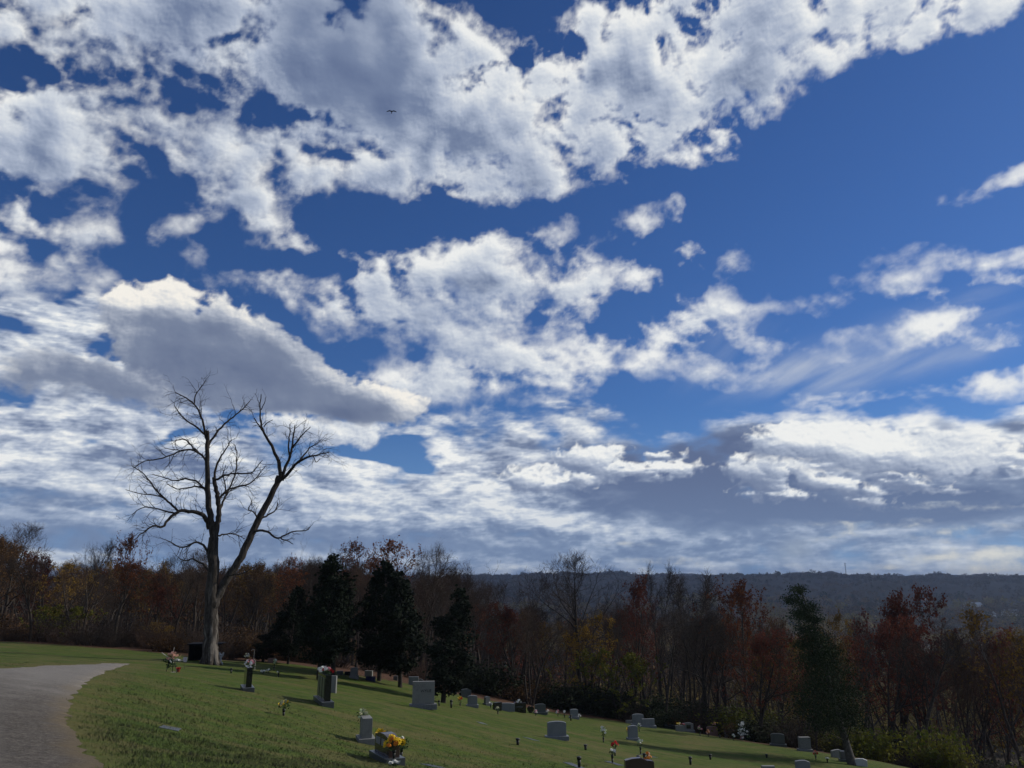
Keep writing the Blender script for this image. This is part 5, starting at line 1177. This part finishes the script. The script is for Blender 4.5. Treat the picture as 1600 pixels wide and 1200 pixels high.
def angel(px, py, label, h=.75, m='white'):
    """small statue: figure with bowed head and wings on a block"""
    o = thing('statue', label, 'statue', spot(px, py)); bm = bmesh.new(); bm_box(bm, .26, .24, .14, (0, 0, -.03), bev=.01); child('plinth', fin(bm, 'plinth', GR[m]), o)
    prof_ = [(.0, .12), (.08, .125), (.2, .10), (.34, .075), (.44, .085), (.52, .075), (.57, .035), (.60, .035)]; bm = bmesh.new(); rings = []
    for z, r in prof_: rings.append([bm.verts.new((math.cos(6.2832 * i / 12) * r * h / .75, math.sin(6.2832 * i / 12) * r * .75 * h / .75, .11 + z * h / .75 * 1.0)) for i in range(12)])
    for a, b in zip(rings, rings[1:]):
        for i in range(12): bm.faces.new((a[i], a[(i + 1) % 12], b[(i + 1) % 12], b[i]))
    bm.faces.new(rings[-1]); bm_ball(bm, (0, -.02, .11 + .66 * h / .75), .055, 2, (1, 1, 1.15)); child('figure', fin(bm, 'figure', GR[m], True), o)
    for s in (-1, 1):
        bm = bmesh.new(); bm_prism(bm, [(0, .32), (s * .07, .30), (s * .15, .42), (s * .17, .58), (s * .12, .62), (s * .03, .52)] if s > 0 else [(0, .32), (-.03, .52), (-.12, .62), (-.17, .58), (-.15, .42), (-.07, .30)], .02, .004); w = child('wing', fin(bm, 'wing', GR[m]), o); w.location = (0, .06, .1)
angel(344, 1038, 'small white garden statue right of the dead tree trunk', .5)
# pale post and shepherd's hook beyond the narrow black stone
def hook(px, py, label, h=.8):
    o = thing('shepherd_hook', label, 'garden hook', spot(px, py)); bm = bmesh.new(); bm_rod(bm, (0, 0, -.05), (0, 0, h), .02, .018, 6); child('rod', fin(bm, 'rod', pale_m), o)
    bm = bmesh.new(); P = [(0, 0, h)] + [(-.09 + .09 * math.cos(t), 0, h + .09 * math.sin(t)) for t in np.linspace(0, 3.4, 8)]
    for a, b in zip(P, P[1:]): bm_rod(bm, a, b, .016, .016, 6)
    child('crook', fin(bm, 'crook', pale_m), o)
hook(396, 1036, 'pale shepherd hook standing at the back of the lawn', .8); hook(398, 1047, 'thin pale hook just right of the narrow black stone', .5)

# dark box shelter behind the dead tree
def shed():
    p = spot(302, 1033); o = thing('shelter', 'dark open-fronted wooden shelter behind the dead tree', 'shed', p + Vector((.1, .8, 0)), R(6)); dk = varied('dark_stained_boards', (.004, .005, .007), (.010, .011, .014), 6., rnd=0, rough=.9)
    w, dp, h = 1.15, 1.2, 1.05
    for nm, (bw, bd, bh_, x, y, z) in dict(back_wall=(w, .05, h, 0, dp / 2, 0)).items():
        bm = bmesh.new(); bm_box(bm, bw, bd, bh_, (x, y, z - .1)); child(nm, fin(bm, nm, dk), o)
    for s in (-1, 1): bm = bmesh.new(); bm_box(bm, .05, dp - .06, h, (s * (w / 2 - .025), -.03, -.1)); child('side_wall', fin(bm, 'side_wall', dk), o)
    bm = bmesh.new(); bm_box(bm, w + .9, dp + .2, .06, (.35, 0, h - .1)); r = child('roof', fin(bm, 'shelter_roof', dk), o)
    bm = bmesh.new(); bm_box(bm, .07, .07, h, (w / 2 + .62, -.45, -.1)); child('post', fin(bm, 'post', dk), o)
shed()

# pale stone edging at the far corner of the lawn
def edging():
    pts = [spot(x, y) for x, y in ((1338, 1179), (1352, 1182), (1368, 1185), (1385, 1189))]; pts = [p for p in pts if p and p.y < 85] 
    if len(pts) < 2: return
    e = pts[-1] - pts[-2]; pts.append(pts[-1] + e); pts.append(pts[-1] + e)
    co, f = [], []
    rng = random.Random(2); P = []
    for a, b in zip(pts, pts[1:]):
        for i in range(12): q = a.lerp(b, i / 12); P.append(Vector((q.x, q.y, gz(q.x, q.y))))
    for i, q in enumerate(P):
        t = (P[min(i+1, len(P)-1)] - P[max(i-1, 0)]).normalized(); n = Vector((-t.y, t.x, 0)).normalized(); w = rng.uniform(.10, .16); h = rng.uniform(.05, .09)
        co += [q - n * w - Vector((0, 0, .05)), q - n * w * .8 + Vector((0, 0, h)), q + n * w * .8 + Vector((0, 0, h)), q + n * w - Vector((0, 0, .05))]
        if i:
            k = 4 * i; f += [(k - 4, k - 3, k + 1, k), (k - 3, k - 2, k + 2, k + 1), (k - 2, k - 1, k + 3, k + 2)]
    o = bpy.data.objects.new('kerb', mesh_np('kerb', [tuple(c) for c in co], f, varied('pale_limestone_edging', (.20, .18, .14), (.34, .31, .25), 4., rnd=0), False)); COL.objects.link(o); tag(o, 'pale stone edging along the far right corner of the lawn', kind='structure')
edging()

# ------------------------------------------------------------------ the town in the valley
wallc = {'white': varied('white_siding', (.62, .62, .60), (.76, .76, .74), 2., rnd=0), 'brick': varied('red_brick', (.20, .085, .06), (.28, .13, .09), 3., rnd=0), 'tan': varied('tan_siding', (.36, .31, .24), (.44, .38, .30), 3., rnd=0), 'grey': varied('grey_siding', (.28, .30, .32), (.38, .40, .42), 3., rnd=0)}
roofc = {'grey': varied('grey_shingles', (.13, .135, .15), (.20, .205, .22), 2., rnd=0), 'pale': varied('pale_metal_roof', (.36, .38, .41), (.46, .48, .50), 1., rnd=0), 'red': varied('reddish_roof', (.22, .09, .07), (.30, .14, .11), 2., rnd=0), 'dark': varied('dark_shingles', (.05, .05, .055), (.08, .08, .085), 2., rnd=0)}
glass_m = mat('window_glass', lambda g, b: setc(g, b, (.02, .025, .03)), .08, .6)
def house(px, py, L, Wd, H, wall, roof, label, yaw=0., floors=1, porch=False):
    p = spot(px, py)
    if not p: print('DBG no ground', px, py); return
    o = thing('house', label, 'house', p - Vector((0, 0, .5)), R(yaw)); bm = bmesh.new(); rh = Wd * .28
    v = [bm.verts.new(c) for c in [(-L/2, -Wd/2, 0), (L/2, -Wd/2, 0), (L/2, Wd/2, 0), (-L/2, Wd/2, 0), (-L/2, -Wd/2, H), (L/2, -Wd/2, H), (L/2, Wd/2, H), (-L/2, Wd/2, H), (-L/2, 0, H + rh), (L/2, 0, H + rh)]]
    for f in ((0, 1, 5, 4), (1, 2, 6, 9, 5), (2, 3, 7, 6), (3, 0, 4, 8, 7)): bm.faces.new([v[i] for i in f])
    child('wall', fin(bm, 'house_wall', wallc[wall]), o)
    bm = bmesh.new(); e = .5
    for s in (-1, 1):
        a = [(-L/2 - e, s * (Wd/2 + e), H - e * .56), (L/2 + e, s * (Wd/2 + e), H - e * .56), (L/2 + e, 0, H + rh + .02), (-L/2 - e, 0, H + rh + .02)]
        lo = [bm.verts.new(c) for c in a]; hi = [bm.verts.new((c[0], c[1], c[2] + .2)) for c in a]
        bm.faces.new(lo); bm.faces.new(hi)
        for i in range(4): bm.faces.new((lo[i], lo[(i+1) % 4], hi[(i+1) % 4], hi[i]))
    rf = child('roof', fin(bm, 'house_roof', roofc[roof]), o)
    bm = bmesh.new(); bm_box(bm, .8, .6, 1.8, (L * .2, .6, H + rh * .55)); child('chimney', fin(bm, 'chimney', wallc['brick']), rf)
    nw = max(2, int(L / 3.2))
    for fl in range(floors):
        for i in range(nw):
            x = -L / 2 + (i + .5) * L / nw
            if fl == 0 and i == nw // 2:
                bm = bmesh.new(); bm_box(bm, 1.1, .08, 2.1, (x, -Wd / 2 - .04, .55)); child('door', fin(bm, 'door', wallc['brick']), o); continue
            bm = bmesh.new(); bm_box(bm, 1.5, .10, 1.5, (x, -Wd / 2 - .05, 1.3 + fl * 2.8)); w = child('window', fin(bm, 'window_frame', wallc['white']), o)
            bm = bmesh.new(); bm_box(bm, 1.25, .04, 1.25, (x, -Wd / 2 - .12, 1.42 + fl * 2.8)); child('pane', fin(bm, 'window_pane', glass_m), w)
house(1487, 1092, 13, 9, 3.6, 'white', 'pale', 'white house with a pale grey roof showing through the bare trees at the right', 14, 1)
house(1462, 1118, 12, 8, 3.2, 'grey', 'pale', 'low grey house with a pale roof below the white house', -18)
house(1385, 1042, 14, 8, 4.0, 'white', 'pale', 'white house behind the maroon oak, catching the light', 8)
house(1420, 1062, 12, 8, 5.6, 'white', 'grey', 'small white two-storey house glimpsed between trunks below the maroon oak', -12, 2)
house(1408, 1150, 10, 8, 3.2, 'brick', 'red', 'red-brick house low between the trunks left of the olive shrubs', 20)
house(1350, 1088, 11, 8, 3.2, 'white', 'grey', 'pale house hidden behind the stems of the large maroon oak', 0)
house(1160, 1098, 11, 8, 3.2, 'white', 'pale', 'white house glimpsed under the rust-red oak', 12)
house(1128, 1128, 12, 8, 3.0, 'grey', 'pale', 'grey house low behind the stems under the rust-red oak', -8)
house(1040, 1102, 12, 8, 3.2, 'white', 'pale', 'white house glimpsed right of the yellow-green maple', 8)
house(1450, 942, 26, 14, 6, 'brick', 'pale', 'long brick building with a pale roof in the far valley', 4)
house(1520, 948, 30, 14, 5, 'white', 'pale', 'long white building in the far valley below the ridge', -5)
house(1542, 965, 22, 12, 6, 'white', 'pale', 'white building with pale roof farther down the far valley', 8)
house(1580, 962, 24, 12, 7, 'white', 'grey', 'white two-storey building at the far right of the valley', 0, 2)
house(1500, 1012, 20, 12, 4, 'tan', 'pale', 'tan house with a pale roof in the mid valley', -14)
house(1440, 1022, 16, 10, 4, 'white', 'pale', 'white house in the mid valley above the maroon trees', 20)

def radio_mast():
    p = None
    for y in range(893, 915):
        q = spot(1322, y)
        if q and q.y > 2300: p = q; break
    if not p: print('DBG mast miss'); return
    top = at(1322, 880, p.y).z; h = top - p.z; o = thing('radio_mast', 'thin lattice radio mast on the far wooded ridge', 'mast', p); st = varied('galvanised_steel', (.10, .105, .11), (.16, .165, .17), 1., rnd=0)
    for s in range(3):
        a = 2.094 * s; bm = bmesh.new(); bm_rod(bm, (math.cos(a) * 2.2, math.sin(a) * 2.2, -2), (math.cos(a) * .9, math.sin(a) * .9, h), .38, .30, 6); child('leg', fin(bm, 'mast_leg', st), o)
    bm = bmesh.new(); n = 14
    for i in range(n):
        z0, z1 = h * i / n, h * (i + 1) / n; r0, r1 = 2.2 - 1.3 * i / n, 2.2 - 1.3 * (i + 1) / n
        for s in range(3): bm_rod(bm, (math.cos(2.094 * s) * r0, math.sin(2.094 * s) * r0, z0), (math.cos(2.094 * (s + 1)) * r1, math.sin(2.094 * (s + 1)) * r1, z1), .16, .16, 4)
    child('lattice', fin(bm, 'mast_lattice', st), o)
    bm = bmesh.new()
    for k, z in enumerate((h * .80, h * .98)):
        for s in range(6): a = s * 1.047; bm_box(bm, .8, .5, 3.4, (math.cos(a) * 3., math.sin(a) * 3., z - 1.7), a); bm_rod(bm, (0, 0, z), (math.cos(a) * 3., math.sin(a) * 3., z), .12, .12, 4)
    child('antennas', fin(bm, 'mast_antennas', wallc['grey']), o)
radio_mast()

def bird():
    p = at(612, 174.5, 62); o = thing('bird', 'dark bird gliding high before the white cloud', 'bird', p, R(12)); Wd = Wood(); m = varied('dark_feathers', (.006, .006, .007), (.014, .013, .013), 6., rnd=0); bm = bmesh.new()
    # one continuous skin: body with head and tail, wings swept level
    P = [(0, -.20, 0, .018), (0, -.16, .005, .032), (0, -.10, .0, .045), (0, 0, 0, .05), (0, .10, 0, .035), (0, .22, 0, .02)]
    rings = []
    for x, y, z, r in P: rings.append([bm.verts.new((x + math.cos(6.2832 * i / 8) * r, y, z + math.sin(6.2832 * i / 8) * r)) for i in range(8)])
    for a, b in zip(rings, rings[1:]):
        for i in range(8): bm.faces.new((a[i], a[(i + 1) % 8], b[(i + 1) % 8], b[i]))
    bm.faces.new(rings[0]); bm.faces.new(rings[-1])
    for s in (-1, 1):
        L = [(0, -.08, .02), (s * .17, -.12, .075), (s * .34, -.05, .05), (s * .47, .06, .01)]; T2 = [(0, .09, .01), (s * .17, .06, .065), (s * .32, .08, .04), (s * .47, .08, .008)]
        for dz in (.008, -.008):
            A_ = [bm.verts.new((x, y, z + dz)) for x, y, z in L]; B2 = [bm.verts.new((x, y, z + dz)) for x, y, z in T2]
            for i in range(3): bm.faces.new((A_[i], A_[i+1], B2[i+1], B2[i]))
    t = [bm.verts.new(c) for c in ((-.02, .18, 0), (.02, .18, 0), (.07, .36, 0), (-.07, .36, 0))]; bm.faces.new(t)
    child('body', fin(bm, 'bird_body', m, True), o); o.rotation_euler = (R(8), R(-4), R(10))
bird()

# ------------------------------------------------------------------ the air
def haze():
    bm = bmesh.new(); bmesh.ops.create_cube(bm, size=1.); me = bpy.data.meshes.new('haze'); bm.to_mesh(me); bm.free()
    o = bpy.data.objects.new('haze', me); COL.objects.link(o); tag(o, 'thin blue autumn haze over the valley', kind='stuff')
    zmax, zmin = 45., float(GZ.min()) - 1.; o.scale = (15600, 7800, zmax - zmin); o.location = (0, 3800, (zmax + zmin) / 2)
    m = bpy.data.materials.new('haze_air'); m.use_nodes = True; g = NT(m.node_tree); g.n.clear()
    v = g.node('ShaderNodeVolumePrincipled'); v.inputs['Color'].default_value = (.62, .76, 1., 1); v.inputs['Density'].default_value = HAZE; v.inputs['Anisotropy'].default_value = .2
    out = g.node('ShaderNodeOutputMaterial'); g.l.new(v.outputs[0], out.inputs['Volume']); me.materials.append(m)
HAZE = .000085
if HAZE: haze()
for s_ in STONES:
    for k_ in ('w', 'h', 'bh'):
        if k_ in s_: del s_[k_]
c_ = SC.cycles; c_.use_adaptive_sampling = True; c_.adaptive_threshold = .01; c_.adaptive_min_samples = 32
c_.max_bounces = 4; c_.diffuse_bounces = 2; c_.glossy_bounces = 2; c_.transmission_bounces = 2; c_.volume_bounces = 0; c_.transparent_max_bounces = 4; c_.caustics_reflective = False; c_.caustics_refractive = False
c_.sample_clamp_indirect = 4.
c_.use_denoising = True; c_.denoiser = 'OPENIMAGEDENOISE'
